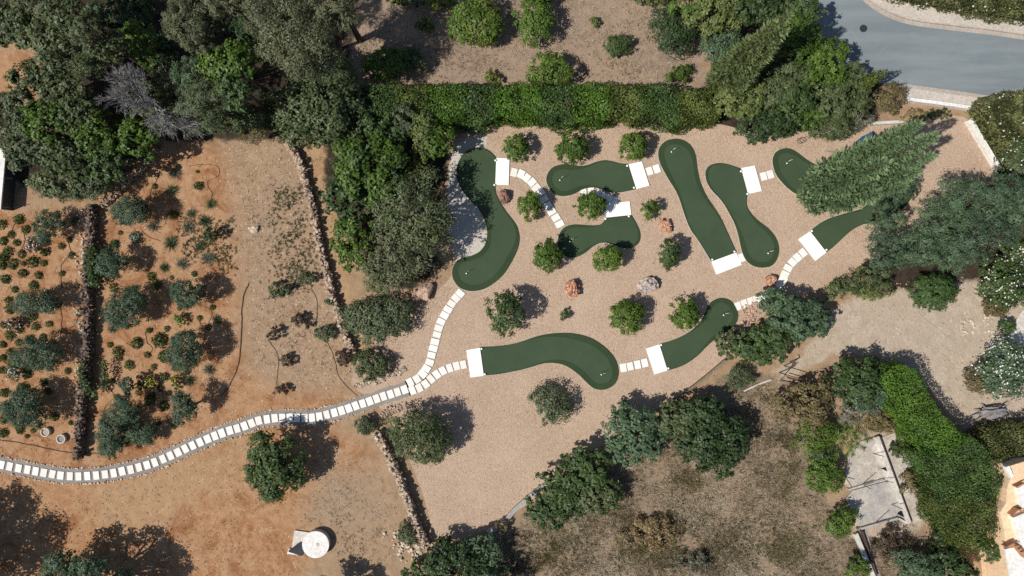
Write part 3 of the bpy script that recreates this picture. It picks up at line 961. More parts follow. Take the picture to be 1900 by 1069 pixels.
TA, TB, TC, TD = (475,265), (950,265), (950,530), (1420,265)
g1 = tl(*TA, [(1762,110),(1720,68),(1680,45),(1620,37),(1560,55),(1505,110),(1478,170),(1472,240),(1490,300),(1530,372),(1590,440),(1650,510),(1690,610),(1697,690),(1680,750),(1640,800),(1580,830),(1500,852),(1458,890),(1440,950),(1450,1005),(1490,1060),(1550,1086),(1600,1090),(1660,1080),(1720,1050),(1800,985),(1860,900)]) \
   + tl(*TB, [(35,790),(52,700),(35,620),(0,565)]) + tl(*TA, [(1830,500),(1775,410),(1757,355),(1754,312)])
_, t = green(g1, tl(*TA, [(1764,112),(1862,116),(1856,312),(1757,310)]), tl(*TA, [(1557,945)])[0], 'longest green curving beside the pale grey gravel under tree shade', .36, 1.0)
t['label'] = 'white tee slab at the head of the longest green'
g2 = tl(*TB, [(852,160),(800,155),(740,140),(680,130),(620,140),(560,162),(500,172),(430,166),(370,160),(310,175),(270,210),(250,265),(265,320),(300,368),(350,392),(410,390),(460,375),(520,343),(590,330),(650,340),(700,360),(770,367),(840,358),(908,342)])
_, t = green(g2, tl(*TB, [(854,159),(952,138),(1008,316),(912,342)]), tl(*TB, [(362,262)])[0], 'peanut shaped green directly below the row of three citrus bushes', .30, 2.3)
t['label'] = 'white tee slab touching the lowest edge of a citrus bush in the top row'
g3 = tl(*TB, [(682,553),(668,585),(640,602),(590,609),(520,605),(450,602),(395,615),(358,650),(336,705),(336,760),(360,808),(400,838),(440,847),(490,835),(540,805),(590,765),(640,740),(690,735),(740,750),(790,768),(840,776),(890,768),(925,740),(940,690),(932,640),(905,585),(875,532)])
_, t = green(g3, tl(*TB, [(680,552),(875,531),(863,430),(668,454)]), tl(*TB, [(434,712)])[0], 'small bent green wrapped round two citrus bushes in the middle', .27, .6)
t['label'] = 'white tee slab partly covered by the shade of a citrus bush'
g4 = tl(*TB, [(1645,805),(1620,750),(1580,662),(1545,585),(1510,520),(1470,460),(1430,400),(1395,330),(1372,260),(1356,180),(1346,100),(1322,40),(1285,0),(1240,-22),(1195,-28),(1145,-20),(1105,5),(1078,45),(1073,95),(1088,155),(1120,220),(1160,288),(1200,352),(1230,420),(1256,500),(1280,570),(1312,640),(1360,708),(1400,770),(1435,828),(1462,872)])
_, t = green(g4, tl(*TB, [(1463,873),(1645,806),(1686,895),(1500,968)]), tl(*TB, [(1180,55)])[0], 'straight slanting green with the rounded end by the hedge', .33, 4.0)
t['label'] = 'white tee slab at the lower end of the straight slanting green'
g5 = tl(*TB, [(1675,190),(1620,172),(1560,155),(1500,152),(1448,168),(1422,205),(1420,250),(1437,305),(1470,355),(1520,407),(1562,462),(1600,530),(1635,600),(1660,680),(1680,770),(1702,840),(1740,886),(1790,912),(1850,918),(1905,903),(1940,860),(1957,800),(1950,740),(1925,685),(1890,642),(1850,608),(1800,570),(1760,530),(1732,490),(1720,450),(1720,410),(1728,377)])
_, t = green(g5, tl(*TB, [(1682,186),(1780,168),(1832,355),(1731,378)]), tl(*TB, [(1888,798)])[0], 'dog leg green ending in a round bulb near the red boulder', .30, 5.2)
t['label'] = 'white tee slab at the upper end of the dog leg green'
g6 = tl(*TD, [(445,805),(500,762),(550,715),(610,660),(670,620),(760,585),(870,555),(980,505),(1040,450),(1080,380),(1092,310),(1060,245),(980,210),(850,195),(700,195),(560,195),(415,180),(355,158),(300,125),(240,80),(190,50),(140,42),(92,57),(60,92),(52,150),(75,230),(120,290),(170,340),(235,382),(330,405),(450,405),(580,398),(680,395),(740,415),(740,455),(690,490),(600,515),(500,545),(440,568),(380,605),(325,650)])
_, t = green(g6, tl(*TD, [(240,708),(325,650),(446,805),(365,868)]), tl(*TD, [(165,138)])[0], 'U shaped green running beneath the big conifer', .30, 3.0)
t['label'] = 'white tee slab below the big conifer near the upper paver path'
X = -1880
g7 = tl(*TC, [(-235,452),(-150,449),(-60,440),(20,425),(100,400),(180,373),(260,357),(340,350),(420,350),(500,362),(580,388),(650,430),(710,482),(755,542),(778,610),(776,670),(750,725),(702,757),(645,765),(592,750),(540,705),(490,655),(430,610),(370,580),(300,568),(230,572),(160,592),(80,615),(0,632),(-100,650),(-207,660)])
_, t = green(g7, tl(*TC, [(-335,472),(-235,455),(-207,661),(-305,675)]), tl(*TC, [(666,638)])[0], 'hockey stick shaped green lowest down on the gravel', .36, 1.8)
t['label'] = 'white tee slab where the paver branch ends at the hockey stick green'
g8 = tl(*TC, [(1080,430),(1160,406),(1230,378),(1290,346),(1350,300),(1390,250),(1420,190),(1442,140),(1480,106),(1530,92),(1590,105),(1635,150),(1656,210),(1646,270),(1605,320),(1540,365),(1480,402),(1420,455),(1360,515),(1290,566),(1220,600),(1140,622)])
_, t = green(g8, tl(*TC, [(983,462),(1080,430),(1141,622),(1045,652)]), tl(*TC, [(1562,202)])[0], 'short banana shaped green beside the grey green olive clump', .27, 2.6)
t['label'] = 'white tee slab of the short banana shaped green'

# ------------------------------------------------------------------ stones and walls
def rock(name, px, py, r_px, flat, mat, label, seed, cat='boulder', elong=1.3, rz=0.0, h=None):
    r = r_px / S
    bm = bmesh.new(); bmesh.ops.create_icosphere(bm, subdivisions=4, radius=1.0)
    sv = Vector((seed * 3.1, seed * 1.7, seed * 2.3))
    for v in bm.verts:
        d = v.co.normalized()
        n1 = mnoise.noise(d * 1.3 + sv); n2 = mnoise.noise(d * 3.1 + sv * 2); n3 = abs(mnoise.noise(d * 6.5 + sv)); n4 = mnoise.noise(d * 13 + sv)
        k = 1 + .42 * n1 + .34 * n2 - .42 * n3 + .10 * n4
        # facet: clamp against a few planes
        v.co = Vector((d.x * elong, d.y / elong, d.z * flat)) * k * r
    for q in range(9):
        nn = Vector(unit(np.random.default_rng(seed * 31 + q).normal(size=3)))
        lim = r * (.58 + .26 * ((q * 37 + seed) % 5) / 5)
        for v in bm.verts:
            dd = v.co.dot(nn)
            if dd > lim: v.co -= nn * (dd - lim) * .93
    zmin = min(v.co.z for v in bm.verts)
    for v in bm.verts: v.co.z -= zmin + (r * flat * .35)
    me = bpy.data.meshes.new(name); bm.to_mesh(me); bm.free(); me.materials.append(mat)
    hh = r * flat
    o = link(name, me, None, (*W(px, py, hh * .5), 0))
    o.rotation_euler = (0, 0, rz)
    return tag(o, label, cat)
rock('boulder', 935, 365, 14, .75, M['darkrock'], 'dark red boulder beside the bend of the longest green', 1, elong=1.05, rz=.3)
rock('boulder', 1062, 537, 18, .7, M['redrock'], 'orange red boulder standing alone on the open gravel', 2, elong=1.25, rz=1.7)
rock('boulder', 1201, 530, 20, .55, M['greyrock'], 'flat grey boulder with pale side on the open gravel', 3, elong=1.35, rz=.1)
rock('boulder', 1234, 419, 13, .75, M['redrock'], 'pale orange boulder beside the straight slanting green', 4, elong=1.1, rz=-.6)
rock('boulder', 1430, 520, 13, .7, M['redrock'], 'red boulder beside the bulb of the dog leg green', 5, elong=1.15, rz=.9)
rock('boulder', 790, 541, 17, .7, M['pinkrock'], 'pink boulder at the upper end of the paver branch', 6, elong=1.2, rz=.5)
rock('boulder', 771, 549, 11, .7, M['pinkrock'], 'smaller pink boulder wedged against the mastic bush', 8, elong=1.1, rz=1.2)
rock('stone', 471, 426, 9, .5, M['palestone'], 'flat pale stone alone on the tan plot', 7, 'stone', elong=1.3, rz=.2)

rgb_ = np.random.default_rng(61)
pts_ = []
for bx_, by_, br_ in ((935,365,14),(1062,537,18),(1201,530,20),(1234,419,13),(1430,520,13),(790,541,17),(771,549,11)):
    for _ in range(16):
        t_ = rgb_.uniform(0, 6.28); q_ = br_ * rgb_.uniform(.85, 1.35)
        pts_.append((bx_ + q_ * math.cos(t_), by_ + q_ * math.sin(t_)))
wall_meshes = {}
def stone_meshes(key, mat):
    if key not in wall_meshes:
        out = []
        for k in range(9):
            rr = np.random.default_rng(900 + k)
            vs, fs = hull_stone(rr, rr.uniform(.22, .36), rr.uniform(.17, .26), rr.uniform(.15, .22), 13)
            out.append(mesh_from('stone', vs, fs, mat))
        wall_meshes[key] = out
    return wall_meshes[key]
def rubble_wall(pts, width, h, label, nmax, seed, key='wallstone', shape=1.0):
    rng = np.random.default_rng(seed)
    ln = np.array([W(*q) for q in spline(pts, 6)])
    c = ln.mean(0)
    root = empty('rubble_wall', (c[0], c[1], 0)); tag(root, label, 'stone wall', 'dry stone walls in the garden')
    ln = ln - c
    total = np.sum(np.linalg.norm(np.diff(ln, axis=0), axis=1))
    # core of small packed stones up to the top
    mb = MB()
    L_ = resample(ln, .24); T = unit(np.gradient(L_, axis=0)); Nn = np.stack([-T[:, 1], T[:, 0]], 1)
    layers = max(2, int(h / .20))
    for z in range(layers):
        for off_ in np.linspace(-width * .36, width * .36, 3):
            for i in range(len(L_)):
                q = L_[i] + Nn[i] * (off_ + rng.normal(0, .03)) + T[i] * rng.uniform(-.1, .1)
                s = rng.uniform(.8, 1.25)
                vs, fs = hull_stone(rng, .27 * s, .23 * s, .22 * s, 8)
                a = rng.uniform(0, 6.28); ca, sa_ = math.cos(a), math.sin(a)
                z0 = z * (h - .12) / layers - .02
                mb.add([(q[0] + v[0] * ca - v[1] * sa_, q[1] + v[0] * sa_ + v[1] * ca, v[2] + z0) for v in vs], fs)
    core = link('rubble_core', mb.mesh('rubble_core', M[key]), root); core['kind'] = 'stuff'
    ms = stone_meshes(key, M[key])
    n = min(nmax, int(total * width / .062))
    for i in range(n):
        t = (i + rng.uniform(-.3, .3)) / n * (len(L_) - 1)
        k = int(np.clip(t, 0, len(L_) - 1))
        q = L_[k] + Nn[k] * rng.uniform(-.46, .46) * width * shape + T[k] * rng.uniform(-.1, .1)
        o = link('stone', ms[int(rng.integers(len(ms)))], root, (q[0], q[1], h - .18 + rng.uniform(-.05, .06)))
        o.rotation_euler = (rng.normal(0, .2), rng.normal(0, .2), rng.uniform(0, 6.28))
        s = rng.uniform(.6, 1.15); o.scale = (s, s, s * rng.uniform(.8, 1.2))
    return root
wa = tl(475,265,[(262,0),(300,90),(335,165),(372,280),(415,430),(440,560),(465,690),(495,830),(530,950),(560,1060)]) + tl(475,530,[(570,80),(610,200),(650,310),(690,430),(715,485)])
rubble_wall(wa, .38, .68, 'long rubble wall between the tan plot and the leafy tree clump', 240, 11)
wb = tl(475,799,[(900,15),(980,160),(1030,280),(1080,400),(1130,520),(1160,620),(1205,720),(1255,820)])
rubble_wall(wb, .40, .85, 'rubble wall along the lower edge of the wide gravel bed', 150, 12)
wc = [(176,385),(178,430),(174,480),(170,530),(171,580),(171,630),(168,690),(160,740),(157,790),(152,845)]
rubble_wall(wc, .42, .85, 'dark rubble wall draped with ivy between the two planted beds', 200, 13, 'darkstone')
rubble_wall(tl(0,265,[(770,455),(860,380),(960,290),(1040,210),(1130,140)]), .30, .45, 'low stone edge curving up under the wood from the ivy wall', 60, 14)

def rubble_heap(pts, label, n, spread, size, seed, key='wallstone', zj=0.0):
    rng = np.random.default_rng(seed)
    ln = resample([W(*q) for q in spline(pts, 5)], .05)
    q = [ln[int(rng.integers(len(ln)))] + rng.normal(0, spread, 2) for _ in range(n)]
    o = stones_joined('rubble_edging', q, rng, size, M[key])
    return tag(o, label, kind='stuff')
rubble_heap(tl(475,530,[(740,740),(830,705),(920,680),(1000,650),(1100,608)]), 'strip of small red stones along the shrub bed', 170, .13, .17, 21)
rubble_heap(tl(475,530,[(900,470),(955,485),(992,530),(1000,590),(975,640)]), 'arc of red stones round the low shrub', 110, .12, .18, 22)
rubble_heap(tl(475,530,[(935,950),(1010,905),(1100,885),(1215,850)]), 'strip of red stones below the main path', 120, .13, .17, 23)
rubble_heap(tl(475,799,[(1030,820),(1090,790),(1150,870),(1230,840)]), 'pale loose stones at the foot of the lower rubble wall', 110, .35, .20, 24, 'palestone')
rubble_heap(tl(475,530,[(1100,150),(1160,190),(1120,260),(1060,320)]), 'reddish stones beside the mastic bush', 70, .15, .15, 25)
rubble_heap([(1400,560),(1392,580),(1386,600)], 'reddish stones below the last pavers', 90, .22, .20, 26, 'pinkrock')
rubble_heap([(150,395),(152,470),(146,540),(150,620),(146,720),(140,800)], 'pale stones tipped along the ivy wall', 150, .18, .17, 27, 'palestone')
tag(stones_joined('boulder_chips', [np.array(W(*q)) for q in pts_], rgb_, .085, M['pinkrock']), 'small stone chips gathered round the feet of the boulders', kind='stuff')
th = np.linspace(0, 2 * math.pi, 30)
rubble_heap([(1795 + 13 * math.cos(a), 607 + 12 * math.sin(a)) for a in th], 'ring of small pale stones in the dirt yard', 60, .05, .15, 28, 'palestone')
rubble_heap([(1815,520),(1830,560),(1832,600),(1850,640)], 'pale stones edging the oleander bed', 90, .18, .16, 29, 'palestone')
rubble_heap([(650,700),(660,640),(690,625),(720,630)], 'scattered pale stones under the shrub bed', 50, .2, .13, 30, 'palestone')

# gravel retaining edge on the slope side
wall_poly('retaining_kerb', tl(950,530,[(1560,545),(1480,615),(1400,680),(1330,735),(1250,790),(1170,838)]), .16, .30, M['timber'], 'dark weathered retaining edge below the short banana green', 'retaining edge')
wall_poly('retaining_kerb', tl(950,530,[(1900,690),(1830,715),(1760,745),(1700,775)]), .10, .10, M['pale_concrete'], 'thin broken kerb line across the dry grass', 'kerb')
wall_poly('retaining_kerb', tl(950,799,[(320,335),(200,425),(100,505),(0,595)]) + tl(475,799,[(1820,670),(1700,745)]), .30, .30, M['concrete'], 'grey concrete edge of the gravel near the bottom shrubs', 'retaining edge')
# ------------------------------------------------------------------ vegetation
DENS = 1.0
STYLE = {
 # leaf length, width ratio, density k, lobes, lobe distance, lobe radius, clump radius, up bias, branches
 'citrus': dict(L=.16, w=.55, k=70, nl=7, dist=.36, rad=.74, cl=.20, up=.45, br=0, core=.92),
 'shrub':  dict(L=.14, w=.55, k=42, nl=6, dist=.42, rad=.64, cl=.28, up=.5, br=4),
 'round':  dict(L=.21, w=.55, k=46, nl=9, dist=.46, rad=.62, cl=.26, up=.55, br=4),
 'big':    dict(L=.26, w=.60, k=46, nl=16, dist=.62, rad=.43, cl=.28, up=.55, br=6),
 'olive':  dict(L=.17, w=.40, k=56, nl=8, dist=.52, rad=.54, cl=.30, up=.5, br=6),
 'gappy':  dict(L=.24, w=.55, k=30, nl=22, dist=.74, rad=.27, cl=.34, up=.45, br=14),
 'sparse': dict(L=.20, w=.36, k=24, nl=17, dist=.64, rad=.40, cl=.34, up=.45, br=16),
 'pine':   dict(L=.27, w=.22, k=66, nl=19, dist=.66, rad=.37, cl=.32, up=.5, br=12),
 'airy':   dict(L=.14, w=.55, k=18, nl=8, dist=.52, rad=.52, cl=.34, up=.5, br=14),
 'ball':   dict(L=.10, w=.6, k=44, nl=1, dist=0, rad=1.0, cl=.10, up=.3, br=0),
}
def lobes_for(rng, R, st):
    R = np.array(R)
    n = st['nl']
    if n == 1:
        return np.zeros((1, 3)), R[None] * .95
    a0 = rng.uniform(0, 6.28)
    C, r = [], []
    for i in range(n):
        a = a0 + 2.399963 * i + rng.normal(0, .25)
        u = math.sqrt((i + .5) / n) * rng.uniform(.85, 1.15)
        z = .55 * (1 - u * u) + rng.uniform(-.25, .2)
        C.append(np.array([math.cos(a) * u, math.sin(a) * u, z * .9]) * R * st['dist'] * 1.25)
        r.append(R * st['rad'] * rng.uniform(.78, 1.18))
    if 'core' in st:
        C.append(np.zeros(3)); r.append(R * st['core'])
    return np.array(C), np.array(r)

def crown_mesh(name, rng, R, st, mat, extra=1.0, lobes=None, dens=1.0, leafscale=1.0):
    C, r = lobes if lobes is not None else lobes_for(rng, R, st)
    rm = (R[0] + R[1]) / 2
    L = st['L'] * leafscale * (1 + .10 * max(0, rm - 1.0))
    N = int(st['k'] * dens * DENS * R[0] * R[1] / (L * L) * .95)
    N = min(max(N, 120), 20000)
    per = 26
    M_ = max(10, N // per)
    li = rng.choice(len(C), M_ * 4, p=(r[:, 0] ** 2) / np.sum(r[:, 0] ** 2))
    d = unit(rng.normal(size=(M_ * 4, 3)))
    d[:, 2] = np.where(d[:, 2] < -.45, -d[:, 2], d[:, 2])
    c = C[li] + d * r[li] * rng.uniform(.72, 1.02, (M_ * 4, 1))
    deep = np.zeros(len(c), bool)
    for k in range(len(C)):
        q = np.linalg.norm((c - C[k]) / r[k], axis=1)
        deep |= (q < .72) & (li != k)
    idx_ = np.where(~deep)[0]
    if len(idx_) < M_: idx_ = np.r_[idx_, np.where(deep)[0]]
    idx_ = idx_[:M_]
    c, d, li = c[idx_], d[idx_], li[idx_]
    cr = np.clip(r[li].mean(1) * st['cl'], .07, .55)
    off_ = rng.normal(0, .55, (len(c), per, 3)) * cr[:, None, None]
    P = (c[:, None] + off_).reshape(-1, 3)
    nn = unit(np.repeat(d, per, 0) * .75 + (off_ / cr[:, None, None]).reshape(-1, 3) * .45 + np.array([0, 0, st['up']]) + rng.normal(0, .34, (len(P), 3)))
    tint = np.repeat(rng.uniform(0, 1, len(c)), per) * .55 + rng.uniform(0, .45, len(P))
    # inner leaves
    m = int(len(P) * .16)
    lj = rng.integers(0, len(C), m)
    Pi = C[lj] + unit(rng.normal(size=(m, 3))) * r[lj] * rng.uniform(0, .68, (m, 1))
    P = np.r_[P, Pi]; nn = np.r_[nn, unit(rng.normal(size=(m, 3)) + [0, 0, .3])]; tint = np.r_[tint, rng.uniform(0, 1, m)]
    q = leaf_quads(rng, P, nn, L, L * st['w'])
    return polys_np(name, q, 4, mat, tint), C, r, c, d, L

def wood_mesh(name, rng, hc, R, C, r, clumps, nbr, rt, mat, base=(0, 0)):
    """tapered trunk, limbs to the lobes, twigs to clumps; the crown centre is at height hc"""
    mb = MB()
    fork = max(.15, (hc - R[2]) * .8 + R[2] * .25)
    p0 = Vector((base[0], base[1], -.05)); j = rng.normal(0, .06, 2) * (1 + R[0] * .4)
    p1 = Vector((base[0] * .5 + j[0], base[1] * .5 + j[1], fork))
    mid = (p0 + p1) / 2 + Vector((rng.normal(0, .05), rng.normal(0, .05), 0))
    mb.tube([p0, mid, p1], [rt * 1.25, rt, rt * .8], 7)
    ends = []
    for k in range(len(C)):
        e = Vector((C[k][0], C[k][1], hc + C[k][2]))
        m_ = p1.lerp(e, .5) + Vector((rng.normal(0, .1), rng.normal(0, .1), .1)) * R[0] * .4
        mb.tube([p1, m_, e], [rt * .6, rt * .4, rt * .2], 5)
        ends.append((m_, e))
    if nbr and len(clumps):
        pick = rng.choice(len(clumps), min(nbr * 2, len(clumps)), replace=False)
        for i in pick:
            t = Vector((clumps[i][0], clumps[i][1], hc + clumps[i][2]))
            m_, e = min(ends, key=lambda q: (q[1] - t).length)
            mb.tube([m_.lerp(e, .6), (e + t) / 2 + Vector(rng.normal(0, .06, 3)), t], [rt * .28, rt * .18, rt * .07], 4)
    return mb.mesh(name, mat)

SEED = [100]
def tree(px, py, rx, ry, htop, pal, label, style='round', cat='tree', name=None, group=None, rz=None, bark='bark',
         dens=1.0, leafscale=1.0, fruit=0, flowers=None, trunk=True, extra_pal=None, ang=0.0, lean=None):
    SEED[0] += 1
    rng = np.random.default_rng(SEED[0])
    st = STYLE[style]
    rm = (rx + ry) / 2 / S
    rzz = rz if rz is not None else min(.85 * rm, htop * .48)
    hc = htop - rzz
    k = 1 - hc / H
    R = (rx / S * k, ry / S * k, rzz)
    x, y = W(px, py, hc)
    name = name or {'tree': 'leafy_tree', 'shrub': 'leafy_shrub', 'bush': 'leafy_bush'}.get(cat, cat.replace(' ', '_'))
    root = empty(name, (x, y, 0))
    tag(root, label, cat, group)
    me, C, r, cl, d, L = crown_mesh('crown', rng, R, st, M[pal], dens=dens, leafscale=leafscale)
    cr = link('crown', me, root, (0, 0, hc)); cr.rotation_euler = (0, 0, ang)
    if extra_pal:      # a second kind of foliage mixed through part of the crown
        sel = rng.choice(len(C), max(1, len(C) // 3), replace=False)
        me2, *_ = crown_mesh('crown', rng, R, st, M[extra_pal], lobes=(C[sel] * 1.06, r[sel] * .95), dens=dens * .35, leafscale=leafscale)
        e2 = link('foliage', me2, root, (0, 0, hc)); e2.rotation_euler = (0, 0, ang)
    if trunk:
        ca, sa_ = math.cos(ang), math.sin(ang)
        link('trunk', wood_mesh('trunk', rng, hc, R, C, r, cl, st['br'], max(.035, .075 * rm), M[bark]), root).rotation_euler = (0, 0, ang)
    def scatter(n, size, mat, nm):
        up = d[:, 2] > -.1
        cc = cl[up]; dd = d[up]
        i = rng.integers(0, len(cc), n)
        P = cc[i] + dd[i] * .12 * rm + rng.normal(0, .10 * rm, (n, 3))
        q = leaf_quads(rng, P, unit(dd[i] + [0, 0, .8] + rng.normal(0, .3, (n, 3))), size, size * .85, .25)
        o = link(nm, polys_np(nm, q, 4, mat, rng.uniform(0, 1, n)), root, (0, 0, hc)); o.rotation_euler = (0, 0, ang); o['kind'] = 'stuff'
    if fruit: scatter(fruit, .13, M['fruit'], 'fruit')
    if flowers: scatter(flowers[0], flowers[2] if len(flowers) > 2 else .13, M[flowers[1]], 'blossom')
    return root

# --- citrus on the gravel
GC = 'citrus bushes planted on the gravel'
for a in [
 (957,277,24,22,1.55,'citrus','round citrus bush beside the tee slab of the longest green'),
 (1063,278,27,26,1.7,'citrus','citrus bush above the bulb of the peanut shaped green'),
 (1174,273,27,26,1.7,'lime','bright citrus bush overhanging a tee slab in the top row'),
 (983,380,23,25,1.7,'lime','round citrus bush shading the paver arc below the longest green tee'),
 (1095,382,27,26,1.75,'citrus','citrus bush shading a tee slab in the middle of the gravel'),
 (1016,478,27,27,1.75,'citrus','citrus bush whose shade falls on the bulb of the small bent green'),
 (1130,479,27,26,1.75,'lime','round citrus bush just below the bend of the small bent green'),
 (1240,471,20,29,1.9,'laurel','narrow dark citrus bush between the small bent and the straight green'),
 (1163,588,31,30,1.75,'lime','bright citrus bush below the flat grey boulder'),
 (1271,583,27,30,1.75,'lime','bright citrus bush beside the short banana shaped green'),
]:
    tree(*a[:4], a[4] * 1.12, a[5], a[6], 'citrus', 'bush', 'citrus_bush', GC, rz=a[4] * .52)
tree(1206,387,16,21,1.35,'citrus','thin sparse citrus bush above the pale orange boulder','airy','bush','citrus_bush',GC, dens=2.0)
tree(938,580,37,38,2.7,'laurel','largest dark green bush on the gravel above the hockey stick green','round','bush','evergreen_bush',GC,leafscale=.8)
tree(1046,585,11,11,.55,'laurel','tiny bush alone on the gravel below the orange red boulder','shrub','bush','small_bush',trunk=False)
tree(1024,753,39,38,1.6,'greyg','grey green open shrub alone below the hockey stick green','airy','shrub','open_shrub',bark='bark_grey',dens=1.9)

# --- citrus orchard above the hedge
GO = 'citrus trees on the plot above the hedge'
tree(887,36,53,47,2.4,'lime','widest citrus tree with yellowing leaves on the plot above the hedge','round','tree','citrus_tree',GO,extra_pal='lemon',leafscale=.8)
tree(991,38,39,40,2.3,'citrus','glossy citrus tree right beside the widest fruiting one','round','tree','citrus_tree',GO,leafscale=.8)
tree(1020,130,38,32,2.1,'lime','yellow green citrus tree touching the hedge top','round','tree','citrus_tree',GO,leafscale=.8)
tree(716,120,40,30,2.2,'citrus','citrus tree at the shaded end of the hedge','round','tree','citrus_tree',GO,leafscale=.8)
tree(768,112,26,26,1.6,'greyg','thin grey green bush growing out of the shaded citrus tree','airy','bush',None,None,dens=1.6)
tree(788,47,18,15,.9,'citrus','small citrus sapling between the dark wood shade and the widest citrus tree','airy','bush','citrus_sapling',GO,dens=2.0)
tree(914,145,20,13,.8,'lemon','small yellowish sapling close to the hedge','airy','bush','citrus_sapling',GO,dens=2.0)
tree(1148,86,28,22,1.1,'laurel','low spreading dark shrub on the bare citrus plot','shrub','shrub','low_shrub',GO)
tree(1102,40,9,12,.6,'yellow','tiny yellow shrub alone on the citrus plot','airy','shrub','yellow_shrub',GO,dens=2)
tree(1250,54,46,42,2.4,'dark','big dark green bush near the conifer on the citrus plot','round','bush','evergreen_bush',GO,leafscale=.7)
tree(1260,139,24,18,1.1,'citrus','small citrus sapling at the conifer end of the hedge','airy','bush','citrus_sapling',GO,dens=2.2)
for q in [(742,-4,26,12,1.4,'lime','citrus crown cut by the top edge beside the wood shade'),(772,-2,18,14,1.2,'greyg','grey green sapling cut by the top edge'),(822,6,24,16,1.3,'lemon','yellowish sapling cut by the top edge beside the fruiting tree'),(1010,-12,30,14,1.6,'citrus','citrus crown peeping in above the glossy citrus tree'),(1210,-6,40,14,1.4,'yellow','yellow green bush peeping in at the top of the citrus plot')]:
    tree(*q[:6], q[6], 'citrus', 'bush', 'citrus_bush', GO)

# --- hedge between the citrus plot and the gravel
def hedge_foliage(rng, poly, h, L, k, bottom=.1, irregular=.15, curvy=.25, whole=None):
    """leaves over the top and the sides of a clipped block; poly in metres"""
    q = np.asarray(poly)
    lo, hi = q.min(0), q.max(0)
    area = .5 * abs(np.sum(q[:, 0] * np.roll(q[:, 1], -1) - np.roll(q[:, 0], -1) * q[:, 1]))
    per = np.sum(np.linalg.norm(np.roll(q, -1, 0) - q, axis=1))
    nt_ = int(k * area / (L * L)); ns = int(k * .6 * per * h / (L * L))
    X = rng.uniform(lo[0], hi[0], nt_ * 3); Y = rng.uniform(lo[1], hi[1], nt_ * 3)
    m = inside(q, X, Y); X, Y = X[m][:nt_], Y[m][:nt_]
    bump = irregular * (np.sin(X * 3.1 + 1.3 * np.sin(Y * 2.3)) * np.sin(Y * 3.7 + np.sin(X * 1.9)))
    d = np.max([signed_dist(w_, X, Y) for w_ in (whole or [q])], axis=0)
    z = h + bump - curvy * np.exp(-d / .18) - np.abs(rng.normal(0, .11, len(X)))
    P = np.c_[X, Y, z]
    gx_ = irregular * 3.1 * np.cos(X * 3.1 + 1.3 * np.sin(Y * 2.3)); gy_ = irregular * 3.7 * np.cos(Y * 3.7 + np.sin(X * 1.9))
    N_ = unit(np.c_[-gx_, -gy_, np.ones(len(X))] + rng.normal(0, .45, (len(X), 3)))
    # sides
    seg = np.roll(q, -1, 0) - q; sl = np.linalg.norm(seg, axis=1)
    i = rng.choice(len(q), ns, p=sl / sl.sum())
    t = rng.uniform(0, 1, ns)[:, None]
    b = q[i] + seg[i] * t
    nrm = poly_normals(q)[i]
    zz = rng.uniform(bottom, h, ns)
    wob = .10 * np.sin(b[:, 0] * 4 + zz * 3) + .10 * np.sin(b[:, 1] * 4 - zz * 2.3)
    b = b + nrm * (wob + rng.normal(0, .07, ns))[:, None]
    P = np.r_[P, np.c_[b, zz]]
    N_ = np.r_[N_, unit(np.c_[nrm, np.full(ns, .35)] + rng.normal(0, .45, (ns, 3)))]
    tint = np.clip(.5 + .3 * np.sin(P[:, 0] * 2.1 + np.sin(P[:, 1] * 2.7)) * np.sin(P[:, 1] * 2.3 + 1) + rng.uniform(-.4, .4, len(P)), 0, 1)
    return leaf_quads(rng, P, N_, L, L * .55), tint
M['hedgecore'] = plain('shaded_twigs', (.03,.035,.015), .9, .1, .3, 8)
def hedge(name, polys, h, label, cat='hedge', L=.15, k=3.0, group=None, irregular=.15, flowers=None, curvy=.25):
    """polys: list of (pixel outline as seen at the hedge top, palette)"""
    rng = np.random.default_rng(len(label) * 7 + 3)
    allp = [np.array([W(*a, h) for a in pl]) for pl, _ in polys]
    c = np.concatenate(allp).mean(0)
    root = empty(name, (c[0], c[1], 0)); tag(root, label, cat, group)
    for (pl, pal), q in zip(polys, allp):
        qd, tint = hedge_foliage(rng, q - c, h, L, k, irregular=irregular, curvy=curvy, whole=[a - c for a in allp])
        o = link('foliage', polys_np('foliage', qd, 4, M[pal], tint), root)
        inner = poly_normals(q - c)
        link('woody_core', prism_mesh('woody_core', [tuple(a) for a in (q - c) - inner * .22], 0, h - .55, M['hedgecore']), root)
        if flowers:
            n = flowers[0]
            i = rng.integers(0, len(qd), n)
            P = qd[i].mean(1) + rng.normal(0, .05, (n, 3)) + [0, 0, .06]
            link('blossom', polys_np('blossom', leaf_quads(rng, P, unit(rng.normal(0, .5, (n, 3)) + [0, 0, 1]), .12, .11, .25), 4, M[flowers[1]], rng.uniform(0, 1, n)), root)
    return root
xs = [662, 742, 792, 858, 920, 1000, 1068, 1130, 1190, 1262, 1330]
pals = ['hedge2','hedge3','hedge1','hedge2','hedge1','hedge2','hedge1','hedge3','hedge2','hedge3']
rgh = np.random.default_rng(77)
secs = []
top_y = lambda x: 157 + (6 if x > 1250 else 0) + 2 * math.sin(x * .05)
bot_y = lambda x: 222 + 7 * math.sin(x * .031) + 4 * math.sin(x * .085 + 1)
for i in range(10):
    a, b = xs[i] - 3, xs[i + 1] + 3
    top = [(x, top_y(x)) for x in np.linspace(a, b, 5)]
    bot = [(x, bot_y(x)) for x in np.linspace(b, a, 7)]
    secs.append((top + bot, pals[i]))
hedge('clipped_hedge', secs, 2.3, 'long clipped green hedge dividing the citrus plot from the gravel', L=.155, k=5.6, irregular=.12, curvy=.18)

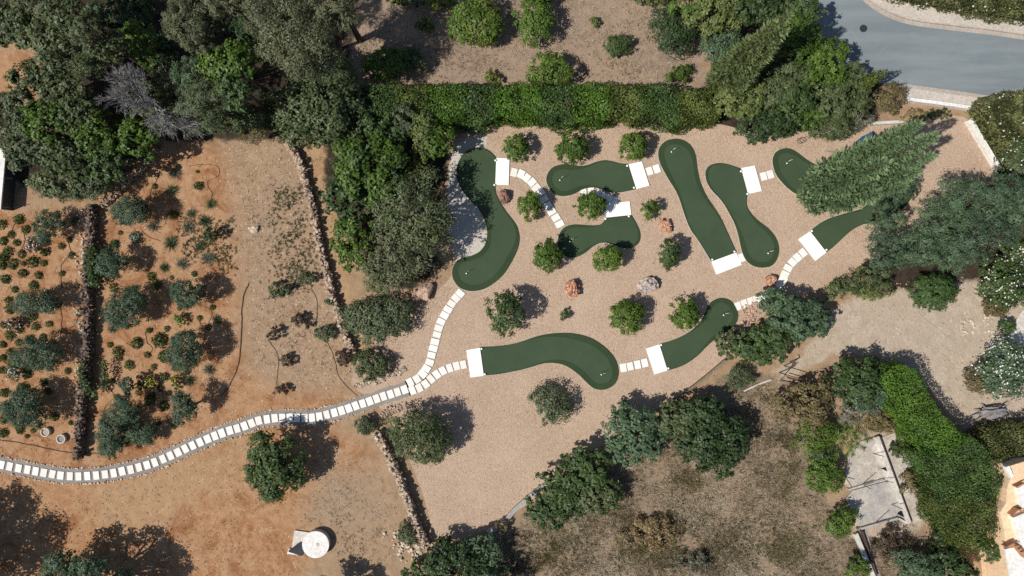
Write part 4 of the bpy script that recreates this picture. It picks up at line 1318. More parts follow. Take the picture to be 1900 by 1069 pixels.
# --- conifers
def conifer(px_tip, py_tip, h, r0, label, name, pal, pexp=.6, n=5200, tips=((0, 0, 1.0),), L=.55, seed=1, cat='conifer', zlow=.15, tight=.0, wr=.26):
    rng = np.random.default_rng(seed)
    x, y = W(px_tip, py_tip, h)
    root = empty(name, (x, y, 0)); tag(root, label, cat)
    Q, T = [], []
    mb = MB()
    for (dx, dy, f) in tips:
        hh = h * f; rr = r0 * (1.0 if f == 1 else .72)
        m = int(n * (1.0 if f == 1 else .55))
        t = 1 - np.sqrt(rng.uniform(0, 1, m) * .985)
        t = np.clip(t, 0.0, .995)
        a = rng.uniform(0, 6.2832, m)
        # sprays gathered into vertical plumes
        np_ = 17
        pl = (np.round(a / 6.2832 * np_ + 2.2 * t + .35 * np.sin(9 * t)) - 2.2 * t) / np_ * 6.2832
        a = a * .45 + pl * .55
        prof = rr * np.clip(1 - t, 0, 1) ** pexp * np.clip((t + .10) / .28, .55, 1)
        u = rng.uniform(.55, 1.0, m) ** .5 * (1 + .13 * np.sin(a * np_ / 2 * 2 + 7 * t) + .10 * np.sin(a * 5 + 13 * t))
        rad = prof * u
        P = np.c_[np.cos(a) * rad + dx * t, np.sin(a) * rad + dy * t, zlow + t * (hh - zlow)]
        outw = np.c_[np.cos(a), np.sin(a), np.zeros(m)]
        dirs = unit(outw * (.62 - .25 * t[:, None] - tight) + np.array([0, 0, .75]) + rng.normal(0, .22, (m, 3)))
        nrm = unit(outw * .8 + np.array([0, 0, .45]) + rng.normal(0, .35, (m, 3)))
        side = unit(np.cross(dirs, nrm)); nrm = np.cross(side, dirs)
        ll = (L * rng.uniform(.6, 1.3, m))[:, None] * (1 - .35 * t[:, None]); w_ = ll * wr
        Q.append(np.stack([P, P + dirs * ll * .45 + side * w_ / 2 + nrm * .03, P + dirs * ll, P + dirs * ll * .45 - side * w_ / 2 + nrm * .03], 1))
        T.append(np.clip(.5 + .28 * np.sin(a * np_ / 2 + 5 * t) + rng.uniform(-.4, .4, m), 0, 1))
        mb.tube([(0, 0, -.05), (dx * .4, dy * .4, hh * .4), (dx, dy, hh * .95)], [.05 * rr + .05, .035 * rr + .03, .01], 6)
        for k in range(int(14 * f) if tight == 0 else 0):
            tt = rng.uniform(.05, .8); aa = rng.uniform(0, 6.28); pr = rr * (1 - tt) ** pexp * .85
            z_ = zlow + tt * hh
            mb.tube([(dx * tt, dy * tt, z_ * .9), (math.cos(aa) * pr + dx * tt, math.sin(aa) * pr + dy * tt, z_ + pr * .45)], [.04, .012], 4)
    link('crown', polys_np('crown', np.concatenate(Q), 4, M[pal], np.concatenate(T)), root)
    link('trunk', mb.mesh('trunk', M['bark']), root)
    return root
def plume_conifer(base, tips, label, name, pal, n, L, seed, wr=.30):
    rng = np.random.default_rng(seed)
    bx_, by_ = W(*base)
    root = empty(name, (bx_, by_, 0)); tag(root, label, 'conifer')
    Q, T = [], []
    mb = MB()
    tot = sum(h * r for _, _, h, r in tips)
    for (px, py, h, r) in tips:
        tx, ty = W(px, py, h)
        ax = np.array([tx - bx_, ty - by_, h - .1])
        m = int(n * h * r / tot)
        t = 1 - rng.uniform(0, 1, m) ** .75
        t = .04 + .95 * t
        a = rng.uniform(0, 6.2832, m)
        prof = r * np.clip(t / .30, .35, 1) ** .7 * np.clip((1 - t) / .72, 0, 1) ** .75 * (1 + .30 * np.sin(3 * a + 8 * t + px) + .20 * np.sin(5 * a - 13 * t + py))
        rad = prof * rng.uniform(.35, 1, m) ** .5
        c = ax * t[:, None] + np.array([0, 0, .1])
        # the plume bends upwards away from the trunk
        c[:, :2] = ax[:2] * (t ** .8)[:, None]
        outw = np.c_[np.cos(a), np.sin(a), np.zeros(m)]
        P = c + outw * rad[:, None]
        dirs = unit(outw * .75 + unit(ax) * .45 + np.array([0, 0, .20]) + rng.normal(0, .20, (m, 3)))
        nrm = unit(outw * .65 + np.array([0, 0, .75]) + rng.normal(0, .28, (m, 3)))
        side = unit(np.cross(dirs, nrm)); nrm = np.cross(side, dirs)
        ll = (L * rng.uniform(.6, 1.3, m))[:, None] * (1 - .3 * t[:, None]); w_ = ll * wr
        Q.append(np.stack([P, P + dirs * ll * .45 + side * w_ / 2 + nrm * .02, P + dirs * ll, P + dirs * ll * .45 - side * w_ / 2 + nrm * .02], 1))
        T.append(np.clip(rng.uniform(0, .45) + .2 + .18 * np.sin(3 * a + 8 * t + px) + rng.uniform(-.3, .3, m), 0, 1))
        mb.tube([(0, 0, -.05), tuple(ax * .5 + np.array([0, 0, .1])), tuple(ax * .93 + np.array([0, 0, .1]))], [.06 + .012 * h, .03 + .006 * h, .01], 5)
    link('crown', polys_np('crown', np.concatenate(Q), 4, M[pal], np.concatenate(T)), root)
    link('trunk', mb.mesh('trunk', M['bark']), root)
    return root
plume_conifer((1522,348), [(1741,251,12.0,.95),(1709,227,11.4,.90),(1734,287,10.6,.85),(1678,256,9.8,.85),(1706,318,9.4,1.05),(1654,292,8.0,.9),(1680,345,7.8,.95),(1650,300,9.0,1.1),(1598,306,6.0,.85),(1632,362,6.2,.95),(1590,330,6.4,1.15),(1552,304,4.2,.85),(1580,385,4.4,.9),(1535,345,4.0,1.1),(1512,392,2.6,.85),(1490,372,2.4,.75),(1512,325,2.8,.8)],
    'big broad conifer leaning over the U shaped green', 'broad_conifer', 'conifer', 30000, .38, 201, .36)
plume_conifer((1328,165), [(1467,22,11.5,.85),(1446,40,10.6,.8),(1462,55,10.0,.6),(1420,62,9.0,.8),(1436,92,8.2,.6),(1394,72,7.4,.7),(1412,122,6.6,.65),(1370,100,5.6,.75),(1388,150,5.0,.65),(1350,110,4.2,.7),(1372,172,3.8,.6),(1335,140,3.0,.7),(1350,180,2.2,.6)],
    'tall grey green conifer standing by the end of the hedge', 'tall_conifer', 'cypress', 14000, .38, 202, .32)
conifer(1448,66,6.6,1.1,'slimmer conifer beside the tall one in the dark gap','slim_conifer','cypress',.6,2200,((0,0,1.0),),.45,203)
conifer(1649,130,5.2,.46,'slim column cypress at the road corner','column_cypress','column',.40,4200,((0,0,1.0),),.20,204,'cypress',.05,.45,.45)

# --- big clump left of the longest green
GB = 'trees in the clump beside the longest green'
tree(690,320,66,72,4.6,'citrus','leafy bright green tree filling the upper part of the clump','big','tree',None,GB,leafscale=.85,extra_pal='laurel')
tree(645,365,44,52,3.4,'dark','darker leafy tree on the rubble wall side of the clump','big','tree',None,GB)
tree(660,440,40,55,3.0,'citrus','low green foliage at the wall foot of the clump','big','tree',None,GB,leafscale=.8)
tree(700,246,54,36,3.6,'laurel','leafy tree touching the hedge end above the clump','big','tree',None,GB,leafscale=.85)
tree(748,224,26,26,3.2,'greyg','pale leaved tree in front of the hedge end','airy','tree',None,GB,dens=2.2,leafscale=1.4)
tree(786,248,22,44,3.2,'yellow','yellow green tall shrub between the clump and the hedge','round','tree',None,GB,leafscale=.8)
tree(772,300,20,20,2.2,'lemon','yellow green shrub in the gap of the clump','round','shrub',None,GB,leafscale=.8)
tree(812,262,34,34,3.2,'citrus','dark fig like tree at the gravel corner of the clump','airy','tree',None,GB,dens=2.4,leafscale=1.5)
tree(765,395,72,74,5.0,'greyol','grey green olive with bare white branches in the clump','sparse','tree','tall_olive',GB,bark='bark_grey',dens=1.5)
tree(748,470,72,52,4.2,'pine','tawny olive crown at the lower end of the clump','sparse','tree','tall_olive',GB,bark='bark_grey',dens=1.7)
tree(712,505,48,34,3.2,'greyol','grey olive crown trailing toward the mastic bush','sparse','tree','tall_olive',GB,bark='bark_grey',dens=1.5)
tree(806,440,36,44,4.0,'greyol','thin olive crown overhanging the pale grey gravel','sparse','tree','tall_olive',GB,bark='bark_grey',dens=.7)
tree(704,588,64,46,1.7,'greyg','wide round mastic bush by the upper paver branch','round','bush','mastic_bush',None,leafscale=.75,bark='bark_grey')
tree(688,678,32,28,1.2,'carob','low round shrub inside the arc of red stones','round','shrub','low_shrub',None,leafscale=.7)

# --- carob beside the hedge and the wood at the top
GW = 'trees of the dark wood'
tree(598,192,86,76,4.6,'carob','large round carob tree at the hedge end of the wood','big','tree','carob_tree',None,leafscale=.75,dens=1.3)
tree(575,245,60,34,3.2,'carob','lower skirt of carob foliage above the tan plot','big','tree','carob_tree',None,leafscale=.75)
wood = [
 (550,66,72,74,9.5,'pine','sparse','grey feathery pine nearest the citrus plot',2.2),
 (500,30,44,50,9.5,'pine','sparse','tall grey pine at the top of the wood',1.6),
 (598,112,44,40,7.5,'greyol','sparse','thin grey pine branches above the carob',2.2),
 (345,42,38,52,9.0,'pine','pine','tawny feathery pine beside the black gap of the wood',1.0),
 (372,78,30,36,8.0,'pine','pine','small tawny pine below the feathery one',1.0),
 (430,118,52,40,7.8,'citrus','big','bright green tree in the middle of the wood',1.0),
 (440,160,36,44,7.4,'laurel','big','bright green spur reaching down from the middle tree',1.0),
 (352,140,36,34,5.2,'blueg','pine','blue grey cypress behind the dead tree',1.0),
 (392,196,56,50,7.0,'greyg','pine','grey brown bushy tree beside the dead tree',1.0),
 (365,228,40,26,3.6,'greyol','round','grey olive fringe above the tan plot',1.0),
 (440,225,48,30,3.4,'carob','round','dull green fringe between the carob and the grey olive',1.0),
 (482,246,34,18,2.4,'brown','airy','dry brownish brush under the carob',2.0),
 (30,42,50,46,7.0,'carob','big','rounded olive green tree in the top corner of the wood',1.0),
 (92,70,44,44,7.6,'greyol','big','grey green tree above the bare sandy patch',1.0),
 (132,30,46,42,9.5,'carob','big','tall yellowish tree against the black gap',1.0),
 (160,62,26,34,9.5,'greyol','pine','feathery pale tree at the edge of the black gap',1.0),
 (205,88,44,28,8.0,'carob','big','olive green tree above the dead tree',1.0),
 (262,82,38,36,5.4,'citrus','big','fresh green tree between the dead tree and the black gap',1.0),
 (110,108,42,36,5.0,'greyg','big','greyish tree overlooking the sandy patch',1.0),
 (160,120,40,30,4.6,'greyol','airy','thin pale tree beside the dead tree',2.2),
 (70,148,50,36,4.6,'carob','big','olive green tree just below the sandy patch',1.0),
 (120,172,46,42,4.8,'greyol','big','pale green tree between the sandy patch and the dead tree',1.0),
 (30,212,46,40,4.8,'greyg','big','grey green tree above the white roofed shed',1.0),
 (85,222,46,40,5.0,'citrus','big','green tree in the low corner of the wood near the shed',1.0),
 (150,215,40,36,4.6,'carob','big','olive tree below the pale green one',1.0),
 (180,250,44,40,4.4,'citrus','big','bright green tree below the dead tree',1.0),
 (255,258,44,36,3.8,'citrus','big','green tree at the wood edge beside the tan plot',1.0),
 (60,280,50,40,4.4,'greyg','big','dull green tree overhanging the white roofed shed',1.0),
 (120,290,50,42,4.2,'carob','big','olive green tree at the lower wood edge',1.0),
 (200,300,50,36,3.8,'laurel','big','green tree above the start of the ivy wall',1.0),
 (110,340,54,30,3.0,'greyol','big','grey green fringe above the orange planted bed',1.0),
 (170,345,36,26,2.6,'greyg','round','dull shrub where the stone edge meets the wood',1.0),
 (265,190,44,40,3.2,'greyg','big','low green growth under the dead tree',1.0),
 (310,215,34,30,3.4,'greyol','airy','thin grey brush beside the dead tree foot',2.0),
 (310,150,30,36,3.6,'greyg','sparse','thin dark tree in the shade behind the dead tree',1.0),
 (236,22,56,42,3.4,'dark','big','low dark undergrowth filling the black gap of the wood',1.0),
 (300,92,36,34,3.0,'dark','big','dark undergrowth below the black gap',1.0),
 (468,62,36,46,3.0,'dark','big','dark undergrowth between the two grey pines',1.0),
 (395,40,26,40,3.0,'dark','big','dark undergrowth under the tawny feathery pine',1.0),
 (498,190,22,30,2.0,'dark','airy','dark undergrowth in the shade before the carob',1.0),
]
for q in wood:
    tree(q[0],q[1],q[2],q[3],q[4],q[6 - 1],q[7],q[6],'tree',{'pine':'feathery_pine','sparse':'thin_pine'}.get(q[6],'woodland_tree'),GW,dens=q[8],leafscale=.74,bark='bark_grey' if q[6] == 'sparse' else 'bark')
for (x, y, r_, h_, lab) in [(612,-16,66,9.5,'tall pine crown beyond the top edge beside the citrus plot'),(420,-10,50,9,'dark woodland crown beyond the top edge by the feathery pines'),(85,-10,50,8,'woodland crown beyond the top edge near the corner')]:
    tree(x,y,r_,r_,h_,'pine',lab,'pine','tree','feathery_pine',GW)

# dead grey tree
def twig_cloud(rng, start, dirv, length, rad, depth, mb, spread=.5, droop=0.0):
    d = Vector(dirv).normalized()
    e = Vector(start) + d * length
    if depth > 0 and rad > .009:
        mb.tube([start, (Vector(start) + e) / 2 + Vector(rng.normal(0, .06 * length, 3)), e], [rad, rad * .85, rad * .7], 4)
    else:
        s = d.cross(Vector(rng.normal(size=3))).normalized() * max(rad, .012)
        mb.add([Vector(start) - s, Vector(start) + s, e + s * .3], [(0, 1, 2)])
    if depth == 0: return
    nchild = 4 if depth > 2 else 5
    for k in range(nchild):
        f = rng.uniform(.35, 1.0)
        nd_ = (d + Vector(rng.normal(0, spread, 3)) + Vector((0, 0, -droop))).normalized()
        twig_cloud(rng, Vector(start).lerp(e, f), nd_, length * rng.uniform(.55, .8), rad * .55, depth - 1, mb, spread, droop)
rng = np.random.default_rng(5)
x, y = W(262, 186, 5.2)
dt_ = empty('dead_tree', (x, y, 0)); tag(dt_, 'pale grey leafless tree in the middle of the wood', 'dead tree')
mb = MB(); mb.tube([(0, 0, -.05), (.05, .1, 1.8), (-.1, .1, 3.5)], [.16, .13, .10], 7)
link('trunk', mb.mesh('trunk', M['deadwood']), dt_)
mb = MB()
for (tx, ty, tz, l) in [(-1.0,.9,1.1,1.2),(-.5,1.0,1.5,1.2),(-1.2,.3,1.0,1.1),(-.2,.4,1.6,1.2),(.5,-.6,1.2,1.15),(1.0,-1.1,.9,1.2),(1.3,-1.5,.7,1.3),(-.7,.0,1.4,1.0),(.1,-.1,1.5,1.1),(-.9,1.1,.8,1.0)]:
    twig_cloud(rng, Vector((-.1, .1, 3.4)), (tx, ty, tz * .7), l * 1.25, .06, 4, mb, .42)
link('branches', mb.mesh('branches', M['deadwood']), dt_)

# --- mass of trees by the road
GR = 'trees by the road corner'
road_trees = [
 (1318,26,52,40,5.0,'yellow','big','yellow green tree behind the tall conifer',1.0),
 (1290,8,40,28,4.4,'citrus','big','green tree at the top beside the citrus plot',1.0),
 (1400,12,50,34,5.2,'laurel','big','dark leaved tree above the tall conifer',1.0),
 (1336,84,34,44,3.6,'blueg','round','blue green shrub between the conifer and the bare plot',1.0),
 (1478,66,42,44,5.0,'citrus','big','green tree bordering the road beside the conifers',1.0),
 (1492,20,36,30,4.8,'laurel','big','dark green tree at the top corner of the road',1.0),
 (1372,180,50,44,3.6,'yellow','big','pale yellow green tree at the end of the hedge',1.0),
 (1532,116,44,40,4.0,'citrus','big','bright green tree at the bend of the road',1.0),
 (1466,128,38,40,3.8,'carob','big','olive green tree in the middle of the corner thicket',1.0),
 (1582,140,24,26,3.2,'carob','big','small green tree beside the column cypress',1.0),
 (1560,185,50,36,3.2,'carob','big','low green thicket above the gravel near the road',1.0),
 (1470,190,54,36,3.2,'laurel','big','dark green thicket above the gravel',1.0),
 (1415,235,54,32,2.8,'dark','big','dark green shrubs bordering the gravel below the yellow tree',1.0),
 (1500,215,40,26,2.4,'citrus','big','green shrubs bordering the gravel in the middle of the thicket',1.0),
 (1545,235,38,26,2.3,'carob','round','olive green shrubs near the blue bin',1.0),
 (1432,168,34,30,3.2,'greyol','big','greyish tree between the yellow tree and the thicket',1.0),
]
for q in road_trees:
    tree(q[0],q[1],q[2],q[3],q[4],q[5],q[7],q[6],'tree' if q[4] > 3 else 'shrub',None,GR,dens=q[8]*1.0,leafscale=.66)
tree(1646,184,30,32,1.7,'brown','brownish half bare shrub beside the column cypress','airy','shrub','half_bare_shrub',None,dens=1.6,bark='bark')
tree(1690,215,26,14,.7,'dry','dry brown brush along the pavement wall','airy','shrub','dry_brush',None,dens=1.8)
tree(1598,222,22,20,1.5,'grey','grey brush beside the blue bin','airy','shrub','grey_brush',None,dens=1.8)
tree(1740,212,26,12,.6,'carob','low straggly weeds along the foot of the white pavement wall','airy','shrub','straggly_weed',None,dens=1.2)

# --- right hand trees
GT = 'feathery trees at the far end of the gravel'
for q in [
 (1800,372,76,44,4.6,'blueg','wide feathery tree above the oleanders at the gravel end'),
 (1862,362,46,38,4.8,'olive','feathery tree reaching up toward the white wall'),
 (1752,415,62,40,4.2,'blueg','feathery blue green tree at the gravel edge'),
 (1820,440,64,44,4.6,'olive','dense feathery tree above the clipped dome bush'),
 (1700,455,60,40,3.8,'blueg','feathery tree below the U shaped green'),
 (1648,462,48,36,3.4,'olive','spreading tree between the upper tee and the gravel end'),
 (1760,470,54,36,3.8,'blueg','low blue green branches above the yard'),
 (1645,405,36,28,3.2,'blueg','small tree over the middle of the U shaped green'),
 (1672,350,30,26,2.6,'olive','low conifer branches over the far bend of the U shaped green'),
 (1612,512,44,22,2.4,'carob','low branches spreading over the gravel edge below the upper tee'),
 (1890,390,46,50,4.6,'blueg','feathery tree cut by the picture edge above the oleander'),
]:
    tree(q[0],q[1],q[2],q[3],q[4],q[5],q[6],'pine','tree','feathery_tree',GT,dens=.9,leafscale=.8)
tree(1610,540,46,16,1.0,'yellow','dry yellowish brush at the top of the dirt yard','airy','shrub','dry_brush',None,dens=1.6)
tree(1560,535,34,18,1.2,'carob','green brush between the olive clump and the dirt yard','airy','shrub','green_brush',None,dens=2.0)
tree(1732,543,46,38,2.1,'ballg','dense clipped dome bush in the dirt yard','ball','bush','dome_bush',None,rz=1.1,leafscale=1.1)
tree(1866,607,16,17,1.1,'ballg','small round clipped ball bush by the concrete terrace','ball','bush','ball_bush',None,rz=.55)
def oleander(px, py, rx, ry, h, label, n, pal='laurel'):
    tree(px, py, rx, ry, h, pal, label, 'round', 'shrub', 'oleander_shrub', 'white flowering oleanders', leafscale=.85, flowers=(int(n * .6), 'flower_white', .115))
oleander(1868,690,50,48,2.4,'white flowering oleander beside the brownish shrub in the yard',420,'blueg')
oleander(1862,520,44,44,2.3,'white flowering oleander above the ball bush',260)
oleander(1884,462,24,36,2.2,'white flowering oleander under the feathery trees',110)
oleander(1888,300,34,44,2.6,'white flowering oleander at the end of the white slanting wall',150,'carob')
tree(1818,702,30,30,1.6,'brown','brownish olive shrub touching the white oleander','round','shrub','brownish_shrub',None,leafscale=.7)
tree(1846,565,36,24,1.0,'brown','straggly brown plants edging the oleander bed','airy','shrub','straggly_shrub',None,dens=1.8)
tree(1896,545,26,30,1.6,'citrus','spiky green plants cut by the edge near the terrace','pine','shrub','spiky_shrub',None)
tree(1892,425,22,60,2.0,'maroon','dark purplish shrub between two oleanders','round','shrub','purple_shrub',None,leafscale=.7)
hedge('flowering_hedge', [([(1824,190),(1842,176),(1900,165),(1990,155),(1990,305),(1915,310),(1884,282),(1860,248),(1838,214)],'hedger')], 1.9, 'reddish green hedge with white flowers below the road', L=.16, k=5.0, flowers=(150,'flower_white'), irregular=.2)
hedge('flowering_hedge', [([(1620,-60),(1990,-60),(1990,36),(1900,26),(1850,20),(1790,8),(1720,-4),(1660,-20)],'hedger')], 1.6, 'long flowering hedge on the far side of the road', L=.16, k=5.0, flowers=(240,'flower_white'), irregular=.22)

# --- clump between yard and the short green, and bushes along the slope
GS = 'bushes along the slope below the gravel'
for q in [
 (1468,585,50,42,3.0,'blueg','big','grey green olive clump between the dirt yard and the short green'),
 (1512,590,34,34,2.4,'blueg','big','grey green olive at the yard side of the clump'),
 (1432,560,30,24,2.2,'blueg','big','blue green foliage over the last hidden pavers'),
 (1400,640,46,32,2.4,'laurel','big','bright green bush below the grey green olive clump'),
 (1362,640,32,30,1.9,'carob','big','olive green bush beside the lower end of the short green'),
 (1440,632,40,34,2.3,'laurel','big','green bush at the bottom of the olive clump'),
 (1376,700,30,22,1.2,'greyg','airy','pale weedy bush below the retaining edge'),
 (1172,812,58,58,2.8,'blueg','big','blue green olive bush on the slope below the gravel'),
 (1256,778,40,42,2.6,'carob','big','yellowish green bush between the blue green olive and the retaining edge'),
 (1322,816,60,58,3.0,'dark','big','big round green bush on the dry slope'),
 (1302,766,40,30,2.6,'dark','big','green bush under the retaining edge'),
 (1088,866,46,42,2.7,'laurel','big','dark glossy bush at the gravel edge below the blue green olive'),
 (1048,905,50,38,2.4,'laurel','big','glossy green bush in the middle of the slope clump'),
 (1020,945,50,34,2.0,'laurel','big','low green bush at the end of the concrete edge'),
 (1108,920,44,40,2.2,'carob','big','dull green bush on the dry grass side of the clump'),
]:
    tree(q[0],q[1],q[2],q[3],q[4],q[5],q[7],q[6],'bush','slope_bush',GS,leafscale=.8,dens=1.7 if q[6] == 'airy' else 1.15)
for q in [
 (850,1045,60,40,2.8,'dark','dark green bush at the bottom edge beside the rubble wall'),
 (800,1062,50,30,2.4,'laurel','fresh green bush at the bottom edge'),
 (880,1020,44,32,2.2,'blueg','grey green bush under the concrete edge at the bottom'),
 (905,1075,50,30,2.6,'blueg','blue green bush cut by the bottom edge'),
]:
    tree(q[0],q[1],q[2],q[3],q[4],q[5],q[6],'big','bush','slope_bush',GS,leafscale=.75)
tree(757,985,20,22,1.0,'greyg','small dull shrub against the lower rubble wall','round','shrub','small_shrub',None,leafscale=.6)
tree(930,975,14,12,.9,'brown','small brown shrub at the concrete edge','airy','shrub','small_shrub',None,dens=2)
tree(1205,988,60,34,.9,'dry','pale straggly dry bush in the middle of the dry grass','airy','shrub','dry_brush',None,dens=.8)
tree(1290,1046,40,24,.8,'grey','grey green scrub at the bottom of the dry grass','airy','shrub','green_brush',None,dens=.7)

# --- olive with shadow on the gravel, small shrubs near it
tree(778,806,62,48,3.0,'carob','olive like tree over the red stone strip below the main path','sparse','tree','slope_olive',None,dens=2.4,leafscale=.85)
tree(808,825,30,32,2.4,'greyol','paler crown lobe beside the red stone strip tree','sparse','tree','slope_olive',None,dens=2.2,leafscale=.8)
tree(676,792,24,18,.9,'greyg','small shrub just below the main path near the wall gap','airy','shrub','small_shrub',None,dens=2.2)
tree(512,862,50,64,3.4,'laurel','lone dark green tree on the bare orange slope below the main path','big','tree','lone_tree',None,dens=1.3,leafscale=.75,ang=math.radians(-18))
# trees beyond the frame whose shade lies on the slope
tree(-150,1062,120,110,6.0,'olive','tall tree beyond the picture corner shading the path start','gappy','tree','tall_olive',None,dens=1.5,leafscale=.8)
tree(166,1108,92,78,4.9,'olive','olive crown peeping in at the bottom edge with its shade above it','gappy','tree','tall_olive',None,dens=1.5,leafscale=.8)
tree(120,1075,40,34,3.0,'blueg','grey green crown at the bottom edge beside the big shade','olive','tree','tall_olive',None)
tree(612,1128,56,50,3.6,'olive','tree below the bottom edge shading the foot of the rubble wall','gappy','tree','tall_olive',None,dens=1.5,leafscale=.8)

# --- olives in the planted beds
GL = 'olive trees in the planted beds'
LAND_L, LAND_R = [], []
def bed_olive(px, py, rx, ry, h, label, short, bed):
    tree(px, py, rx, ry, h, 'olive', label, 'olive', 'olive tree', 'olive_tree', GL, leafscale=.8, dens=1.1)
    (LAND_L if bed == 'L' else LAND_R).append((px, py, short))
bed_olive(88,420,26,27,2.0,'topmost olive of the bed beyond the ivy wall','topmost olive','L')
bed_olive(68,560,40,26,2.2,'second olive down in the bed beyond the ivy wall','second olive','L')
bed_olive(78,655,42,34,2.4,'third olive down in the bed beyond the ivy wall','third olive','L')
bed_olive(52,755,44,40,2.4,'lowest olive in the bed beyond the ivy wall','lowest olive','L')
bed_olive(246,392,38,30,2.4,'topmost olive on the path side of the ivy wall','topmost olive','R')
bed_olive(211,489,26,32,2.2,'dense olive leaning against the ivy covered wall','ivy side olive','R')
bed_olive(236,576,34,44,2.5,'broken crowned olive with the largest shade in the middle bed','middle olive','R')
bed_olive(348,546,33,28,2.4,'upper olive of the outer column facing the bare soil','upper outer olive','R')
bed_olive(347,650,33,40,2.6,'middle olive of the outer column facing the bare soil','middle outer olive','R')
bed_olive(343,757,22,34,2.4,'slim lower olive of the outer column facing the bare soil','lower outer olive','R')
bed_olive(236,762,30,26,2.2,'olive above the lower corner of the middle bed','corner olive','R')
bed_olive(208,798,28,28,2.0,'olive near the foot of the ivy wall','wall foot olive','R')
bed_olive(212,830,24,22,1.8,'lowest olive just above the main path','path side olive','R')
bed_olive(236,716,14,18,1.4,'small young olive below the forked shadow','young olive','R')
bed_olive(262,805,34,22,1.5,'dusty half bare olive beside the lowest one','half bare olive','R')

# ivy on the ditch wall
rng = np.random.default_rng(31)
def ivy(pts, n, label, spread, h):
    ln = resample([W(*a, .9) for a in spline(pts, 5)], .05)
    i = rng.integers(0, len(ln), n)
    P = np.c_[ln[i] + rng.normal(0, spread, (n, 2)), rng.uniform(.25, h, n)]
    q = leaf_quads(rng, P, unit(rng.normal(0, .5, (n, 3)) + [.3, 0, .9]), .14, .11)
    o = link('ivy', polys_np('ivy', q, 4, M['laurel'], rng.uniform(0, 1, n)))
    return tag(o, label, 'ivy')
ivy([(170,462),(168,490),(172,525)], 1300, 'green ivy draped over the wall beside the dense olive', .17, 1.15)
ivy([(155,672),(148,690),(160,718),(172,735)], 600, 'loop of ivy on the lower part of the dark wall', .10, 1.1)
ivy([(186,672),(190,700),(184,722)], 260, 'short strand of ivy across the dark wall from the loop', .08, 1.0)

# --- small plants: 9 shared meshes
def rosette_mesh(rng, kind):
    n = 150
    if kind == 'dome':
        d = unit(rng.normal(size=(n, 3))); d[:, 2] = np.abs(d[:, 2])
        P = d * rng.uniform(.55, 1.0, (n, 1)) * np.array([1, 1, .85])
        return leaf_quads(rng, P, unit(d + rng.normal(0, .4, (n, 3))), .40, .22), 4, rng.uniform(0, 1, n)
    if kind == 'spiky':
        d = unit(np.c_[rng.normal(0, 1, (n, 2)), np.abs(rng.normal(.55, .45, n))])
        return blade_tris(rng, d * .05, d, rng.uniform(.7, 1.15, n), np.full(n, .11)), 3, rng.uniform(0, 1, n)
    d = unit(np.c_[rng.normal(0, 1, (n, 2)), np.abs(rng.normal(.35, .35, n))])
    P = d * rng.uniform(.1, .95, (n, 1))
    return leaf_quads(rng, P, unit(np.c_[-d[:, :2] * .3, np.ones(n)] + rng.normal(0, .45, (n, 3))), .36, .13), 4, rng.uniform(0, 1, n)
PM = {}
def plant_mesh(kind, pal, v):
    key = (kind, pal, v)
    if key not in PM:
        rr = np.random.default_rng(hash(kind) % 1 + 400 + v * 13 + len(pal) * 5)
        q, k, t = rosette_mesh(rr, kind)
        PM[key] = polys_np('plant', q, k, M[pal], t)
    return PM[key]
used_auto = {}
def where(px, py, marks, wallside):
    out = []
    for d, (x, y, s) in sorted((math.hypot(px - m[0], py - m[1]), m) for m in marks):
        dx, dy = px - x, py - y
        v = '' if abs(dy) < abs(dx) * .45 else ('above' if dy < 0 else 'below')
        h = '' if abs(dx) < abs(dy) * .45 else ('on the wall side of' if (dx * wallside) > 0 else 'on the outer side of')
        near = 'close' if d < 55 else ('well' if d > 110 else '')
        phrase = ' '.join(w for w in (near, v, ('and ' + h if v and h else h)) if w)
        if not v and not h: phrase = 'beside'
        out.append((phrase, s, d))
    return out
def small_plant(px, py, r_px, kind, pal, look, marks, wallside, name, cat, group, bedname, hscale=1.0, seedv=None):
    i = SEED[0]; SEED[0] += 1
    rr = np.random.default_rng(3000 + i)
    o = link(name, plant_mesh(kind, pal, i % 3), None, (*W(px, py, .15), 0.0))
    r_ = r_px / S
    o.scale = (r_ * rr.uniform(.92, 1.08), r_ * rr.uniform(.92, 1.08), r_ * hscale * rr.uniform(.85, 1.15))
    o.rotation_euler = (0, 0, rr.uniform(0, 6.28))
    lab = None
    size = 'tiny' if r_px < 6.2 else ('small' if r_px < 9.5 else 'plump')
    for phrase, s, d in where(px, py, marks, wallside):
        for pre in (size + ' ' + look, look):
            t = f'{pre} {phrase} the {s} {bedname}'
            if t not in USED and len(t.split()) <= 16:
                lab = t; break
        if lab: break
    if lab is None:
        ds = where(px, py, marks, wallside)
        lab = f'{look} between the {ds[0][1]} and the {ds[1][1]}'
        k = 0
        while lab in USED:
            k += 1
            lab = f'{look} between the {ds[0][1]} and the {ds[1 + k][1]}'
    return tag(o, lab, cat, group)

